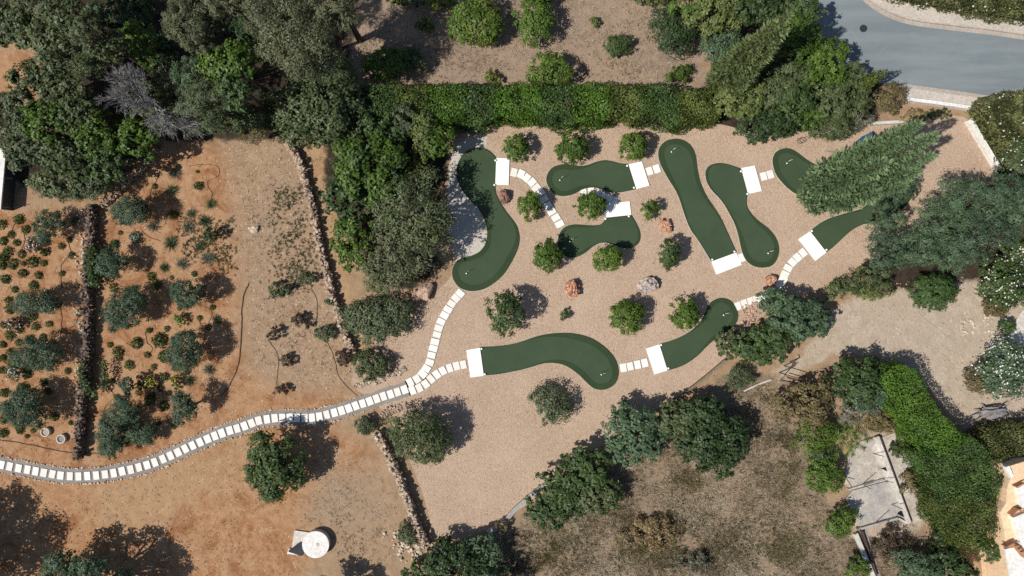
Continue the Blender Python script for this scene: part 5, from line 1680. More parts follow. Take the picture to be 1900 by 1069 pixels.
LAND_L += [(62,455,'white flowered bush'),(84,802,'upper well ring'),(30,425,'topmost pair of cushions')][:2]
LAND_R += [(248,440,'silver rosette'),(395,435,'dark cushion bush'),(280,705,'yellow flowered bush')][:3]
Ls = tl(0,265,[(8,600)]) 
plantsL = [(q, 'dome', 'rosette') for q in [
 tl(0,265,[(8,600)])[0]+(9.5,), tl(0,265,[(130,560)])[0]+(10.5,), tl(0,265,[(182,638)])[0]+(10,), tl(0,265,[(75,675)])[0]+(8.5,), tl(0,265,[(15,722)])[0]+(9.5,),
 tl(0,265,[(115,733)])[0]+(8,), tl(0,265,[(52,800)])[0]+(10,), tl(0,265,[(150,818)])[0]+(9,), tl(0,265,[(325,803)])[0]+(9.5,), tl(0,265,[(235,875)])[0]+(12,),
 tl(0,265,[(90,888)])[0]+(11,), tl(0,265,[(10,850)])[0]+(12,), tl(0,265,[(165,887)])[0]+(6,), tl(0,265,[(312,884)])[0]+(7.5,), tl(0,265,[(160,960)])[0]+(9.5,),
 tl(0,265,[(275,973)])[0]+(8.5,), tl(0,265,[(447,960)])[0]+(6.5,), tl(0,265,[(520,828)])[0]+(7.5,), tl(0,265,[(410,524)])[0]+(7.5,), tl(0,265,[(32,1000)])[0]+(10.5,),
 tl(0,265,[(240,1050)])[0]+(10.5,), tl(0,265,[(445,757)])[0]+(7.5,), tl(0,265,[(500,715)])[0]+(6,), tl(0,265,[(10,905)])[0]+(9,),
 tl(0,530,[(55,110)])[0]+(9,), tl(0,530,[(65,170)])[0]+(11,), tl(0,530,[(230,226)])[0]+(10.5,), tl(0,530,[(255,300)])[0]+(9,), tl(0,530,[(355,283)])[0]+(7.5,),
 tl(0,530,[(140,325)])[0]+(8.5,), tl(0,530,[(68,368)])[0]+(11,), tl(0,530,[(14,290)])[0]+(7,), tl(0,530,[(8,432)])[0]+(7,), tl(0,530,[(68,490)])[0]+(9,),
 tl(0,530,[(90,565)])[0]+(14,), tl(0,530,[(12,535)])[0]+(8,), tl(0,530,[(12,622)])[0]+(8,), tl(0,530,[(192,648)])[0]+(9.5,), tl(0,530,[(490,628)])[0]+(7,),
 tl(0,530,[(310,712)])[0]+(8,), tl(0,530,[(28,790)])[0]+(10,), tl(0,530,[(160,752)])[0]+(12.5,), tl(0,530,[(20,985)])[0]+(10.5,), tl(0,530,[(5,900)])[0]+(8,),
 tl(0,530,[(390,965)])[0]+(9,), tl(0,530,[(85,960)])[0]+(8,), tl(0,530,[(140,1045)])[0]+(9,), tl(0,530,[(570,215)])[0]+(5.5,), tl(0,530,[(20,440)])[0]+(6,), tl(0,530,[(100,30)])[0]+(7,),
 tl(0,530,[(308,385)])[0]+(8.5,), tl(0,530,[(215,395)])[0]+(10,), tl(0,530,[(130,420)])[0]+(8,), tl(0,799,[(15,20)])[0]+(11,), tl(0,799,[(140,5)])[0]+(8,), tl(0,799,[(235,5)])[0]+(6,), tl(0,799,[(190,45)])[0]+(5,),
 tl(0,530,[(510,1010)])[0]+(5,),tl(0,530,[(345,780)])[0]+(8,)]]
for (x_, y_, r_), k_, p_ in plantsL:
    small_plant(x_, y_, r_, k_, p_, 'dark green cushion plant', LAND_L, 1, 'cushion_plant', 'plant', 'cushion plants in the orange beds', 'beyond the ivy wall', .9)
plantsR = [tl(0,265,[(835,745)])[0]+(10,), tl(0,265,[(875,660)])[0]+(5.5,), tl(0,265,[(1105,980)])[0]+(9,), tl(0,265,[(1145,1045)])[0]+(12,), tl(0,265,[(1255,990)])[0]+(5,), tl(0,265,[(1420,962)])[0]+(6.5,),
 tl(0,265,[(1455,315)])[0]+(10,), tl(0,265,[(1265,530)])[0]+(10,), tl(0,265,[(1130,320)])[0]+(6,), tl(0,265,[(1445,210)])[0]+(4,), tl(0,530,[(800,240)])[0]+(6.5,), tl(0,530,[(800,436)])[0]+(6.5,), tl(0,530,[(878,540)])[0]+(5,),
 tl(0,530,[(860,490)])[0]+(12,), tl(0,530,[(1000,426)])[0]+(12.5,), tl(0,530,[(945,585)])[0]+(10,), tl(0,530,[(1122,600)])[0]+(7,), tl(0,530,[(1200,520)])[0]+(12,), tl(0,530,[(1170,405)])[0]+(16,),
 tl(0,530,[(1220,318)])[0]+(6.5,), tl(0,530,[(1462,240)])[0]+(6.5,), tl(0,530,[(1555,160)])[0]+(6.5,), tl(0,530,[(1205,672)])[0]+(9.5,), tl(0,530,[(1170,755)])[0]+(7,), tl(0,530,[(1100,835)])[0]+(13,),
 tl(0,530,[(1010,788)])[0]+(7,), tl(0,530,[(850,822)])[0]+(6.5,), tl(0,530,[(1235,790)])[0]+(5.5,), tl(0,530,[(1195,890)])[0]+(11,), tl(0,530,[(1270,1042)])[0]+(5.5,), tl(0,530,[(1160,1015)])[0]+(6,),
 tl(0,530,[(1075,510)])[0]+(7,), tl(0,530,[(1310,170)])[0]+(5,), tl(0,530,[(1525,310)])[0]+(6.5,), tl(0,530,[(1280,610)])[0]+(7,), tl(0,530,[(1365,635)])[0]+(7,), tl(0,530,[(1090,330)])[0]+(7,), tl(0,530,[(830,20)])[0]+(10,), tl(0,530,[(815,705)])[0]+(7,)]
for i, (x_, y_, r_) in enumerate(plantsR):
    small_plant(x_, y_, r_, 'dome', 'rosetteb' if i % 3 == 1 else 'rosette', 'olive brown cushion plant' if i % 3 == 1 else 'dark green cushion plant', LAND_R, -1, 'cushion_plant', 'plant', 'cushion plants in the orange beds', 'inside the ivy wall', .9)
for i, q in enumerate([tl(0,265,[(1250,740)])[0]+(17,), tl(0,265,[(1120,612)])[0]+(15,), tl(0,265,[(1255,350)])[0]+(15,), tl(0,265,[(1340,888)])[0]+(15,), tl(0,265,[(1500,575)])[0]+(16,), tl(0,265,[(1400,520)])[0]+(12,), tl(0,265,[(1545,450)])[0]+(13,),
   tl(0,265,[(1380,620)])[0]+(14,), tl(0,265,[(1470,760)])[0]+(13,), tl(0,265,[(1520,850)])[0]+(15,), tl(0,265,[(1200,920)])[0]+(13,), tl(0,265,[(1280,220)])[0]+(15,), tl(0,530,[(960,40)])[0]+(15,), tl(0,530,[(820,320)])[0]+(12,), tl(0,530,[(1590,250)])[0]+(12,), tl(0,530,[(770,970)])[0]+(14,), tl(0,530,[(1390,700)])[0]+(14,), tl(0,530,[(1530,620)])[0]+(14,)]):
    small_plant(q[0], q[1], q[2], 'spiky', 'grey' if i % 2 else 'greyg', 'spiky grassy clump' if i % 2 else 'dark spiky clump', LAND_R, -1, 'spiky_plant', 'plant', 'spiky plants in the middle bed', 'inside the ivy wall', .8)
for q in [tl(0,265,[(540,570)])[0]+(14,)]:
    small_plant(q[0], q[1], q[2], 'spiky', 'greyg', 'dark spiky clump', LAND_L, 1, 'spiky_plant', 'plant', 'spiky plants in the middle bed', 'beyond the ivy wall', .8)
def flower_plant(px, py, r_px, pal, fl, label, n=70):
    tree(px, py, r_px, r_px, r_px / S * 1.5, pal, label, 'shrub', 'bush', 'flowering_bush', 'flowering bushes in the orange beds', trunk=False, flowers=(n, fl, .09), leafscale=.7)
flower_plant(62,457,15,'maroon','flower_white','dark bush dotted with white flowers below the topmost olive',70)
flower_plant(26,602,14,'maroon','flower_white','dark bush dotted with white flowers below the second olive',50)
flower_plant(28,692,14,'greyg','flower_white','green bush dotted with white flowers beside the third olive',60)
flower_plant(281,708,12,'rosette','flower_yellow','yellow flowering bush nearer the young olive',60)
flower_plant(327,708,11,'rosette','flower_yellow','yellow flowering bush nearer the outer column of olives',50)
flower_plant(261,714,9,'rosette','flower_yellow','smaller yellow flowering bush beside the young olive',22)
flower_plant(335,592,12,'lime','flower_yellow','bright green bush with few yellow dots above the middle outer olive',8)
tree(392,436,14,14,1.3,'dark','dark round cushion bush casting a long shade on the tan soil','ball','bush','cushion_bush',None,rz=.5,leafscale=.9)
o = link('agave', plant_mesh('dome', 'agave', 0), None, (*W(249,440,.2), 0)); o.scale = (.46,.46,.42)
tag(o, 'pale silver green rosette below the topmost path side olive', 'succulent')
# dry bushes on the tan plot
GD = 'dry bushes on the tan plot'
tree(556,595,18,14,.8,'maroon','dark dry bush on the tan plot furthest from any other','airy','bush','dry_bush',GD,dens=2.4,trunk=False)
tree(509,620,14,13,.75,'maroon','dark dry bush on the tan plot at the hose bend','airy','bush','dry_bush',GD,dens=2.4,trunk=False)
tree(604,617,22,16,.9,'greyg','greenest dry bush beside the rubble wall','airy','bush','dry_bush',GD,dens=2.2,trunk=False)
tree(637,664,19,15,.9,'maroon','reddish dry bush against the rubble wall end','airy','bush','dry_bush',GD,dens=2.6,trunk=False)
tree(529,668,14,12,.7,'maroon','dark dry bush in the middle of the long hose','airy','bush','dry_bush',GD,dens=2.4,trunk=False)
tree(520,723,13,11,.7,'maroon','dark dry bush at the lower end of the long hose','airy','bush','dry_bush',GD,dens=2.4,trunk=False)
tree(517,538,22,13,.8,'greyg','grey green low bush on the tan plot','airy','bush','dry_bush',GD,dens=2.2,trunk=False)
tree(572,518,22,10,.9,'greyg','grey green low bush near the wall with a long shade','airy','bush','dry_bush',GD,dens=2.0,trunk=False)
tree(612,562,10,8,.7,'greyg','tiny dark shrub hugging the rubble wall','airy','bush','dry_bush',GD,dens=2.0,trunk=False)
# ------------------------------------------------------------------ hoses
def hose(pts, label, r=.016):
    q = resample([W(*a) for a in spline(pts, 5)], .25)
    mb = MB()
    rr = np.random.default_rng(len(label))
    mb.tube([(x + rr.normal(0, .015), y + rr.normal(0, .015), r + .004) for x, y in q], [r] * len(q), 5)
    o = link('irrigation_hose', mb.mesh('irrigation_hose', M['hose'])); return tag(o, label, 'hose', 'drip irrigation hoses')
hose(tl(0,530,[(1830,-20),(1795,60),(1780,150),(1772,350),(1755,550),(1700,710),(1620,815)]), 'thick dark hose curving round the outer column of olives', .028)
hose(tl(475,530,[(85,395),(140,470),(165,540),(160,640),(152,740)]), 'thin hose linking two dark dry bushes down the tan plot')
hose(tl(475,530,[(300,30),(400,30),(445,90),(450,180),(442,300)]), 'thin hose bending from the low bush toward the greenest dry bush')
hose(tl(475,530,[(515,400),(560,490),(585,580),(610,670),(690,760),(745,810)]), 'thin hose running from the greenest dry bush to the path edge')
hose(tl(0,265,[(1180,180),(1155,270),(1110,340),(1105,400)]), 'short hose below the wood edge')
hose(tl(0,265,[(1400,170),(1500,160),(1590,170),(1615,220),(1580,260),(1525,280),(1530,330),(1560,370),(1550,430)]), 'looping hose beside the dark cushion bush')
hose(tl(0,265,[(170,650),(185,710),(160,780),(130,830)]), 'hose among the cushions near the topmost olive')
hose(tl(0,265,[(500,720),(515,780),(520,820),(460,880),(447,950),(455,1069)]), 'hose running along the ivy wall through two cushions')
hose(tl(0,265,[(110,590),(90,640),(55,690),(45,760)]), 'short hose linking the upper cushions')
hose(tl(0,530,[(440,160),(455,230),(450,360)]), 'short hose from the second olive')
hose(tl(0,530,[(575,215),(555,280),(500,330)]), 'short hose at the wall from the second olive shade')
hose(tl(0,799,[(0,70),(120,85),(300,120),(440,150),(560,165),(680,165),(770,180)]), 'long hose crossing the dark wall above the main path', .024)
hose(tl(0,530,[(830,830),(780,880),(755,940)]), 'short hose inside the foot of the ivy wall')
hose(tl(0,530,[(1195,740),(1200,870)]) , 'straight short hose near the yellow bushes')
hose(tl(0,530,[(1255,920),(1225,970),(1270,1040)]), 'bent hose below the yellow bushes')
hose(tl(0,530,[(1450,230),(1500,310),(1560,200),(1500,150)]), 'hose near the upper outer olive')
hose(tl(0,530,[(1070,340),(1080,420),(1120,450),(1110,490),(1060,520)]), 'hose winding beside the middle olive')
hose(tl(0,530,[(780,735),(850,810)]), 'short hose beside the ivy loop')
hose(tl(0,265,[(1040,640),(1090,690),(1180,720)]), 'short hose beside the silver rosette')

# ------------------------------------------------------------------ well rings
for (px, py, r_, lab, fill) in ((84, 802, .30, 'upper small concrete well ring filled with soil', 'pathtan'), (113.5, 814.5, .30, 'lower small concrete well ring with a dark cover', 'pathgrey')):
    o = empty('well_ring', (*W(px, py, .2), 0)); tag(o, lab, 'well ring', 'concrete well rings')
    link('ring', cyl_mesh('ring', r_, r_ * .99, -.03, .26, M['pale_concrete'], 28, r_ * .78), o)
    link('cover', cyl_mesh('cover', r_ * .775, r_ * .775, -.02, .19, M[fill], 24), o)

# ------------------------------------------------------------------ water tank with pump box
def Wz(px, py, h): return Vector((*W(px, py, h), h))
x, y = W(586, 1010, .45)
o = empty('water_tank', (x, y, 0)); tag(o, 'round white water tank with square slab and pump hatch on the orange slope', 'water tank')
link('tank_drum', cyl_mesh('tank_drum', .86, .86, -.05, .46, M['pale_concrete'], 48), o)
link('tank_lid', cyl_mesh('tank_lid', .89, .88, .46, .52, M['white_paint'], 48), o)
mb = MB(); mb.add([(.12 + a[0] * .10, a[1] * .10, .52 + a[2]) for a in [(-1,-1,0),(1,-1,0),(1,1,0),(-1,1,0),(-1,-1,.03),(1,-1,.03),(1,1,.03),(-1,1,.03)]], [(4,5,6,7),(0,1,5,4),(1,2,6,5),(2,3,7,6),(3,0,4,7)])
link('lid_hatch', mb.mesh('lid_hatch', M['pale_concrete']), o)
sl = [W(*q, .1) for q in tl(475,799,[(284,733),(390,748),(362,905),(258,885)])]
link('base_slab', prism_mesh('base_slab', [(a - x, b - y) for a, b in sl], -.03, .12, M['pale_concrete']), o)
hb = [W(*q, .5) for q in tl(475,799,[(300,836),(394,852),(340,918),(240,885)])]
foot = [W(*q, .2) for q in tl(475,799,[(240,868),(345,885),(338,918),(228,905)])]
link('pump_footing', prism_mesh('pump_footing', [(a - x, b - y) for a, b in foot], -.02, .20, M['white_paint']), o)
V = []
z_lo, z_hi = .20, .62
pts = [(hb[0], z_lo + .1), (hb[1], z_lo + .1), (hb[2], z_hi), (hb[3], z_hi)]
bv = [(p[0] - x, p[1] - y, z) for p, z in pts] + [(p[0] - x, p[1] - y, z - .05) for p, z in pts] 
link('pump_hatch', mesh_from('pump_hatch', bv, [(3,2,1,0),(4,5,6,7),(0,1,5,4),(1,2,6,5),(2,3,7,6),(3,0,4,7)], M['shade_dark']), o)
mb = MB()
for p, z in pts[2:]: mb.tube([(p[0] - x, p[1] - y, 0), (p[0] - x, p[1] - y, z - .02)], [.03, .03], 6)
link('hatch_prop', mb.mesh('hatch_prop', M['galv']), o)

# ------------------------------------------------------------------ blue bin
x, y = W(1612, 262, 1.0)
o = empty('blue_bin', (x, y, 0), math.radians(38)); tag(o, 'square blue bin beside the big conifer', 'bin')
link('bin_body', box_mesh('bin_body', .82, .74, .98, M['blue'], .03), o)
lid = link('lid', box_mesh('lid', .90, .82, .07, M['blue'], .02), o, (0, 0, .98))
link('lid_handle', box_mesh('lid_handle', .30, .05, .05, M['iron'], .01), o, (.30, 0, 1.05))
link('lid_hinge', box_mesh('lid_hinge', .05, .60, .05, M['iron'], .01), o, (-.43, 0, 1.0))

# wire hoop by the thicket
x, y = W(1488, 260, .3)
o = empty('wire_basket', (x, y, 0)); tag(o, 'small round wire basket at the thicket edge above the dog leg green', 'basket')
mb = MB()
for z in (.02, .3):
    ring = [(.21 * math.cos(a), .17 * math.sin(a), z) for a in np.linspace(0, 2 * math.pi, 25)]
    mb.tube(ring, [.015] * 25, 5)
link('hoop', mb.mesh('hoop', M['iron']), o)
mb = MB()
for a in np.linspace(0, 2 * math.pi, 9)[:-1]:
    mb.tube([(.21 * math.cos(a), .17 * math.sin(a), 0), (.21 * math.cos(a), .17 * math.sin(a), .3)], [.010, .010], 4)
link('wire', mb.mesh('wire', M['iron']), o)

# fallen twig beside the same green
mb = MB(); rr = np.random.default_rng(8)
x, y = W(1541, 282)
twig_cloud(rr, Vector((-.35, .1, .05)), (1, -.25, .12), .4, .03, 3, mb, .5)
tag(link('fallen_branch', mb.mesh('fallen_branch', M['deadwood']), None, (x, y, 0)), 'thin fallen branch on the gravel above the U shaped green', 'branch')

# ------------------------------------------------------------------ driftwood stump in the yard
x, y = W(1843, 765, .3)
o = empty('gnarled_stump', (x, y, 0), .15); tag(o, 'gnarled grey driftwood stump lying in the dirt yard', 'stump')
bm = bmesh.new(); bmesh.ops.create_icosphere(bm, subdivisions=4, radius=1)
for v in bm.verts:
    d = v.co.normalized(); sv = Vector((3.3, 8.1, 1.2))
    k = 1 + .35 * mnoise.noise(d * 1.4 + sv) + .16 * math.sin(d.y * 17 + 3 * mnoise.noise(d * 2 + sv)) * .7 + .12 * mnoise.noise(d * 7)
    v.co = Vector((d.x * .85, d.y * .42, d.z * .42)) * k + Vector((0, 0, .3))
me = bpy.data.meshes.new('log'); bm.to_mesh(me); bm.free(); me.materials.append(M['deadwood'])
link('log', me, o)
mb = MB()
for (a, l, z) in ((2.9, 1.25, .2), (3.5, 1.3, .15), (2.5, 1.0, .3), (.4, 1.0, .5), (3.2, 1.5, .1)):
    e = Vector((math.cos(a) * l, math.sin(a) * l, z)); mb.tube([(math.cos(a) * .5, math.sin(a) * .25, .3), e * .7 + Vector((0, .06, .1)), e], [.10, .05, .012], 6)
link('root_stub', mb.mesh('root_stub', M['deadwood']), o)

# ------------------------------------------------------------------ field gate in the dry grass
x, y = W(1458, 702, .5)
o = empty('field_gate', (x, y, 0)); tag(o, 'rusty open metal gate where the dirt yard meets the dry grass', 'gate')
def bar(mb, a, b, h0, h1, r=.03):
    p, q = W(*a, h0), W(*b, h1)
    mb.tube([(p[0] - x, p[1] - y, h0), (q[0] - x, q[1] - y, h1)], [r, r], 6)
TG = lambda X, Y: tl(1420,530,[(X, Y)])[0]
mb = MB(); bar(mb, TG(152, 654), TG(292, 697), 1.1, 1.1); bar(mb, TG(108, 700), TG(152, 654), .9, 1.1); bar(mb, TG(156, 668), TG(288, 706), .55, .55); bar(mb, TG(160, 676), TG(286, 712), .12, .12)
link('gate_leaf', mb.mesh('gate_leaf', M['rust']), o)
mb = MB()
for q in ((152, 654), (292, 697)):
    a = W(*TG(*q), 1.1); mb.tube([(a[0] - x, a[1] - y, 0), (a[0] - x, a[1] - y, 1.2)], [.04, .04], 6)
link('gate_post', mb.mesh('gate_post', M['rust']), o)
mb = MB(); bar(mb, TG(105, 704), TG(268, 742), .25, .25, .035); link('tube_rail', mb.mesh('tube_rail', M['galv']), o)
mb = MB(); bar(mb, TG(178, 600), TG(222, 570), .9, .9); bar(mb, TG(222, 570), TG(214, 545), .9, .9); bar(mb, TG(180, 612), TG(226, 583), .4, .4); bar(mb, TG(178, 600), TG(180, 612), .9, .4)
link('second_leaf', mb.mesh('second_leaf', M['rust']), o)
mb = MB()
for q in ((178, 600), (222, 570)):
    a = W(*TG(*q), .9); mb.tube([(a[0] - x, a[1] - y, 0), (a[0] - x, a[1] - y, .95)], [.035, .035], 6)
link('second_post', mb.mesh('second_post', M['rust']), o)

# ------------------------------------------------------------------ concrete ruin
U = (1420, 799)
def TU(X, Y): return tl(*U, [(X, Y)])[0]
cx, cy = W(*TU(830, 400), 0)
o = empty('concrete_ruin', (cx, cy, 0)); tag(o, 'roofless grey concrete outbuilding with a long slab and low walls', 'ruin')
M['slab'] = speckled('stained_slab', (.52,.47,.41), (.36,.32,.28), (.25,.21,.17), .9, 3.0, 9, .95, .3, .01, (.52,.72))
M['slab2'] = speckled('weathered_slab', (.46,.42,.37), (.31,.30,.29), (.22,.20,.18), .8, 4, 10, .95, .3, .01, (.54,.74))
def flatpoly(name, pts, h, z0, z1, mat):
    link(name, prism_mesh(name, [(a[0] - cx, a[1] - cy) for a in (W(*TU(*q), h) for q in pts)], z0, z1, mat), o)
flatpoly('upper_slab', [(610,160),(700,80),(830,40),(905,240),(960,370),(870,372),(640,436),(585,400),(600,250)], .15, -.05, .15, M['slab'])
flatpoly('lower_slab', [(640,442),(870,378),(965,378),(1072,682),(975,652),(712,720),(660,640),(590,500)], .10, -.05, .10, M['slab2'])
flatpoly('back_slab', [(856,50),(960,12),(1060,220),(1215,560),(1218,640),(1086,680)], .10, -.05, .09, M['slab'])
def wallseg(name, a, b, wd, h, mat, z0=0):
    A, B = np.array(W(*TU(*a), h)), np.array(W(*TU(*b), h))
    d = (B - A); L_ = np.linalg.norm(d); ang = math.atan2(d[1], d[0]); c = (A + B) / 2
    w = link(name, box_mesh(name, L_, wd, h - z0, mat, .01, z0), o, (c[0] - cx, c[1] - cy, 0)); w.rotation_euler = (0, 0, ang)
wallseg('long_wall', (822,46), (1060,684), .28, .36, M['pale_concrete'])
wallseg('gutter_rail', (846,46), (1078,680), .05, .34, M['rust'])
wallseg('cross_wall', (612,436), (872,358), .12, .28, M['slab2'])
wallseg('cross_wall', (706,722), (976,646), .15, .30, M['slab2'])
wallseg('corner_brace', (982,648), (1058,688), .12, .30, M['pale_concrete'])
wallseg('side_wall', (668,760), (800,1078), .26, .34, M['pale_concrete'])
wallseg('side_rail', (716,742), (826,1078), .05, .40, M['rust'])
flatpoly('wall_panel', [(780,120),(820,60),(950,390),(905,380)], .2, .152, .26, M['pale_concrete'])
flatpoly('drain_strip', [(700,735),(740,735),(850,1075),(800,1075)], .05, -.03, .05, M['slab2'])
for a, b, c_ in (((850,278),(900,262),(905,305)), ((972,615),(1008,588),(1026,640))):
    flatpoly('floor_opening', [a, b, c_], .27, .20, .275, M['black'])
mb = MB()
for a, b in (((808,176),(860,186)), ((730,402),(790,358)), ((600,340),(630,410)), ((945,552),(1000,572)), ((830,685),(888,642)), ((730,405),(770,425)), ((790,945),(825,930)), ((868,362),(930,380))):
    p, q = W(*TU(*a), .4), W(*TU(*b), .9)
    mb.tube([(p[0] - cx, p[1] - cy, .05), (q[0] - cx, q[1] - cy, 1.0)], [.025, .025], 5)
link('steel_rods', mb.mesh('steel_rods', M['rust']), o)

# palm like plant beside the ruin
x, y = W(1572, 815, 1.6)
o = empty('small_palm', (x, y, 0)); tag(o, 'small palm with drooping fronds above the concrete ruin', 'palm')
mb = MB(); mb.tube([(0, 0, -.05), (.02, .03, .8), (0, 0, 1.5)], [.14, .12, .12], 8); link('trunk', mb.mesh('trunk', M['bark']), o)
rr = np.random.default_rng(19)
for k in range(13):
    a = k * 2.4 + rr.normal(0, .1); l = rr.uniform(1.3, 1.9)
    ts = np.linspace(0, 1, 16)
    sp_ = np.c_[np.cos(a) * l * ts, np.sin(a) * l * ts, 1.5 + .7 * ts - 1.1 * ts ** 2]
    dirv = np.array([math.cos(a), math.sin(a), 0]); sd = np.array([-math.sin(a), math.cos(a), 0])
    P, D, LL = [], [], []
    for i in range(2, 16):
        for s in (-1, 1):
            P.append(sp_[i]); D.append(unit(sd * s + dirv * .7 + np.array([0, 0, -.15]))); LL.append(.34 * (1 - .5 * abs(ts[i] - .5)))
    q = blade_tris(rr, np.array(P), np.array(D), np.array(LL), np.full(len(P), .08))
    fr = link('frond', polys_np('frond', q, 3, M['lime'], rr.uniform(0, 1, len(P))), o)
tree(1512,805,38,32,1.9,'lime','bright green bush just above the dry grass beside the ruin','round','bush','ruin_bush','bushes round the concrete ruin',leafscale=.75)
tree(1532,882,34,38,2.0,'citrus','citrus bush beside the upper slab of the ruin','round','bush','ruin_bush','bushes round the concrete ruin',leafscale=.75)
tree(1518,846,24,20,1.5,'greyg','thin grey bush between the palm and the citrus bush','airy','bush','ruin_bush','bushes round the concrete ruin',dens=2)
tree(1560,968,30,28,1.7,'lime','bright bush at the lower slab corner of the ruin','round','bush','ruin_bush','bushes round the concrete ruin',leafscale=.75)
tree(1590,1052,20,24,1.6,'citrus','small bush beside the long side wall at the bottom edge','round','bush','ruin_bush','bushes round the concrete ruin',leafscale=.75)
tree(1580,700,56,44,3.0,'laurel','green tree between the gate and the bright clipped hedge','big','tree','yard_tree','trees above the ruin',leafscale=.8)
tree(1606,725,40,40,3.0,'blueg','blue grey tree touching the bright clipped hedge','pine','tree','yard_tree','trees above the ruin')
tree(1498,748,44,48,2.4,'brown','brownish green tree on the gate side above the ruin','big','tree','yard_tree','trees above the ruin',leafscale=.75)
tree(1584,752,44,30,2.4,'grey','grey feathery tree above the small palm','pine','tree','yard_tree','trees above the ruin')
tree(1632,780,28,26,1.6,'brown','yellowish brush between the palm and the clipped hedge','airy','shrub','dry_brush',None,dens=2.0)
tree(1700,900,30,26,.9,'brown','low brown brush on the back slab of the ruin','airy','shrub','dry_brush',None,dens=1.8)
tree(1660,835,12,14,.7,'carob','tiny shrub growing on the back slab of the ruin','round','shrub','small_shrub',None,leafscale=.6)
tree(1700,1052,46,30,2.2,'blueg','grey green shrub in the hedge shade at the bottom edge','olive','shrub','shade_shrub','shrubs in the hedge shade')
tree(1770,1058,46,28,2.4,'laurel','green shrub in the hedge shade at the bottom edge','big','shrub','shade_shrub','shrubs in the hedge shade',leafscale=.8)
tree(1740,1022,34,34,2.0,'dark','dark shrub tucked under the clipped hedge','big','shrub','shade_shrub','shrubs in the hedge shade',leafscale=.8)
tree(1652,1010,34,34,1.0,'maroon','thin dark brush in the shade beside the ruin','airy','shrub','shade_brush','shrubs in the hedge shade',dens=1.2)

# bright clipped hedge, its olive continuation, and the hedge by the yard corner
hedge('clipped_hedge', [
 ([(1640,700),(1652,686),(1682,678),(1702,688),(1724,728),(1748,768),(1778,800),(1800,812),(1770,832),(1742,850),(1716,838),(1690,806),(1662,768),(1642,730)],'hedge1'),
 ([(1716,836),(1742,848),(1772,830),(1802,810),(1826,826),(1848,860),(1860,900),(1848,930),(1740,930),(1726,880),(1706,846)],'hedge2'),
 ([(1740,926),(1850,926),(1852,980),(1846,1010),(1812,1022),(1780,1018),(1760,990),(1744,968)],'hedge3'),
 ], 2.6, 'tall bright green clipped hedge bending down past the concrete ruin', L=.13, k=5.0, irregular=.07, curvy=.12)
tree(1832,1018,20,26,2.2,'ballg','dark rounded clipped end of the tall hedge beside the villa','ball','bush','dome_bush',None,rz=1.1)
hedge('corner_hedge', [([(1822,812),(1850,796),(1900,788),(1990,780),(1990,850),(1900,858),(1862,864),(1836,848)],'hedger')], 1.8, 'brownish clipped hedge between the dirt yard and the villa', L=.15, k=5.0, irregular=.15)

# ------------------------------------------------------------------ villa at the picture edge
ox, oy = W(1900, 960, 0)
o = empty('villa', (ox, oy, 0)); tag(o, 'villa with stepped white roofs and peach coloured walls', 'house')
def TV(X, Y, h): 
    a = W(*tl(*U, [(X, Y)])[0], h); return (a[0] - ox, a[1] - oy)
def vp(name, pts, h, z0, z1, mat): link(name, prism_mesh(name, [TV(*q, h) for q in pts], z0, z1, mat), o)
vp('wall', [(1790,262),(1900,228),(2260,180),(2260,1240),(1812,1240),(1770,900),(1752,720),(1725,600),(1770,530),(1772,430),(1800,352)], 2.6, -.05, 2.6, M['peach'])
vp('roof', [(1850,420),(1905,392),(2250,330),(2250,560),(1905,582),(1878,560)], 2.85, 2.603, 2.85, M['white_paint'])
vp('roof', [(1822,640),(1905,606),(2250,540),(2250,870),(1940,880),(1885,850)], 2.95, 2.603, 2.95, M['white_paint'])
vp('roof', [(1762,872),(1835,856),(1990,1030),(2250,980),(2250,1240),(1830,1240),(1800,1069)], 2.75, 2.603, 2.75, M['white_paint'])
vp('parapet', [(1768,268),(1790,258),(1822,330),(1806,352)], 2.75, 2.4, 2.78, M['white_paint'])
M['tile'] = plain('terracotta_tile', (.40,.20,.11), .8, .2, .3, 8)
vp('roof_ridge', [(1855,424),(1905,394),(1905,384),(1848,412)], 3.05, 2.604, 3.05, M['tile'])
vp('roof_ridge', [(1815,625),(1862,588),(1905,604),(1905,592),(1858,578)], 3.1, 2.604, 3.1, M['tile'])
vp('roof_ridge', [(1770,858),(1822,826),(1905,912),(1905,940),(1835,852)], 3.1, 2.604, 3.1, M['tile'])
for k, (X, Y) in enumerate(((1850,862),(1868,884),(1886,906))):
    vp('roof_tile', [(X - 12,Y - 12),(X + 18,Y - 20),(X + 22,Y - 10),(X - 6,Y - 2)], 3.2, 3.102, 3.2, M['tile'])
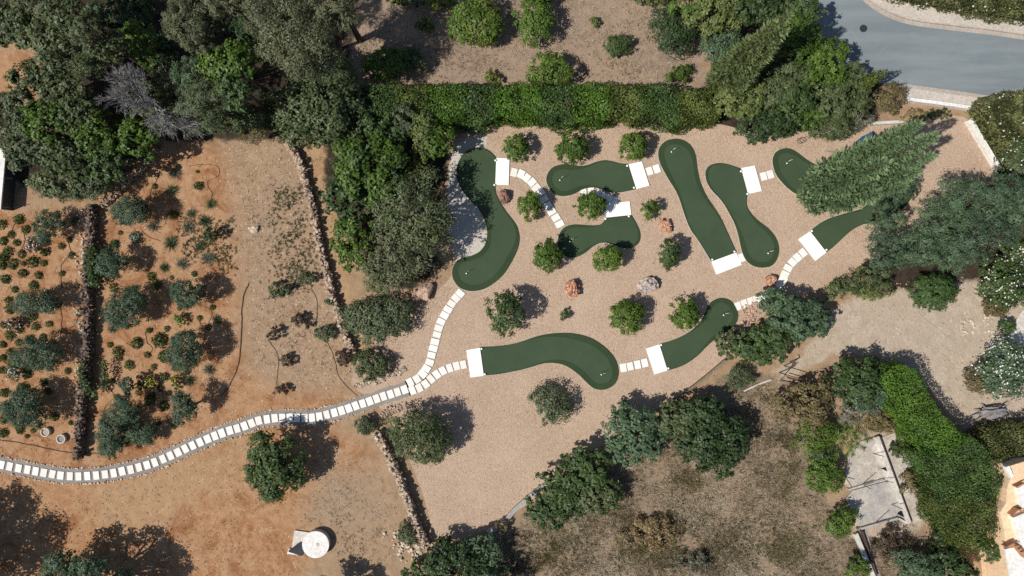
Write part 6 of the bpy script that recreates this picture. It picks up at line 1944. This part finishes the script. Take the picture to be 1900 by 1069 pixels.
vp('step', [(1725,300),(1775,265),(1800,350),(1770,420),(1740,380)], .3, -.02, .3, M['pale_concrete'])
villa_path = sheet_mesh('villa_path', [W(*q) for q in tl(*U, [(1700,610),(1760,560),(1790,800),(1830,1240),(1700,1240),(1640,1010),(1690,880)])], .005, M['terrace'])
tag(link('villa_path', villa_path), 'pale plastered path between the hedge and the villa wall', kind='structure')
mb = MB(); mb.box((.0, .0, 2.0), (.05, .05, .3)); 
# iron bracket on the villa wall
p = TV(1745, 345, 2.2); q = TV(1790, 340, 2.2)
mb = MB(); mb.tube([(p[0], p[1], 2.0), (q[0], q[1], 2.2)], [.03, .03], 5); mb.tube([(p[0], p[1], 2.0), (q[0] , q[1] - .3, 2.2)], [.03, .03], 5)
link('iron_bracket', mb.mesh('iron_bracket', M['iron']), o)

# ------------------------------------------------------------------ shed at the other edge
x, y = W(-18, 330, 1.15)
o = empty('white_shed', (x, y, 0), math.radians(-2)); tag(o, 'white roofed shed with dark side at the orange bed', 'shed')
rt_ = [W(*q, 1.15) for q in [(-60,272),(9,275),(3,388),(-60,384)]]
link('roof', prism_mesh('roof', [(a - x, b - y) for a, b in rt_], 1.05, 1.15, M['white_paint']), o)
cxr = np.mean(rt_, 0)
link('wall', prism_mesh('wall', [((a - cxr[0]) * .97 + cxr[0] - x, (b - cxr[1]) * .98 + cxr[1] - y) for a, b in rt_], -.05, 1.06, M['shade_dark']), o)
mb = MB()
for q in ((8, 330), (4, 384)):
    a = W(*q, 1.15); mb.tube([(a[0] - x, a[1] - y, 1.1), (a[0] - x + .4, a[1] - y + .05, .95)], [.02, .02], 5)
link('roof_bracket', mb.mesh('roof_bracket', M['iron']), o)
bx, by = W(4, 182, .4)
o = empty('dark_crate', (bx, by, 0), .5); tag(o, 'dark reddish crate below the bare sandy patch', 'crate')
link('crate_side', box_mesh('crate_side', .55, .7, .4, M['rust'], .015), o); link('crate_lid', box_mesh('crate_lid', .60, .75, .05, M['rust'], .01), o, (0, 0, .40))
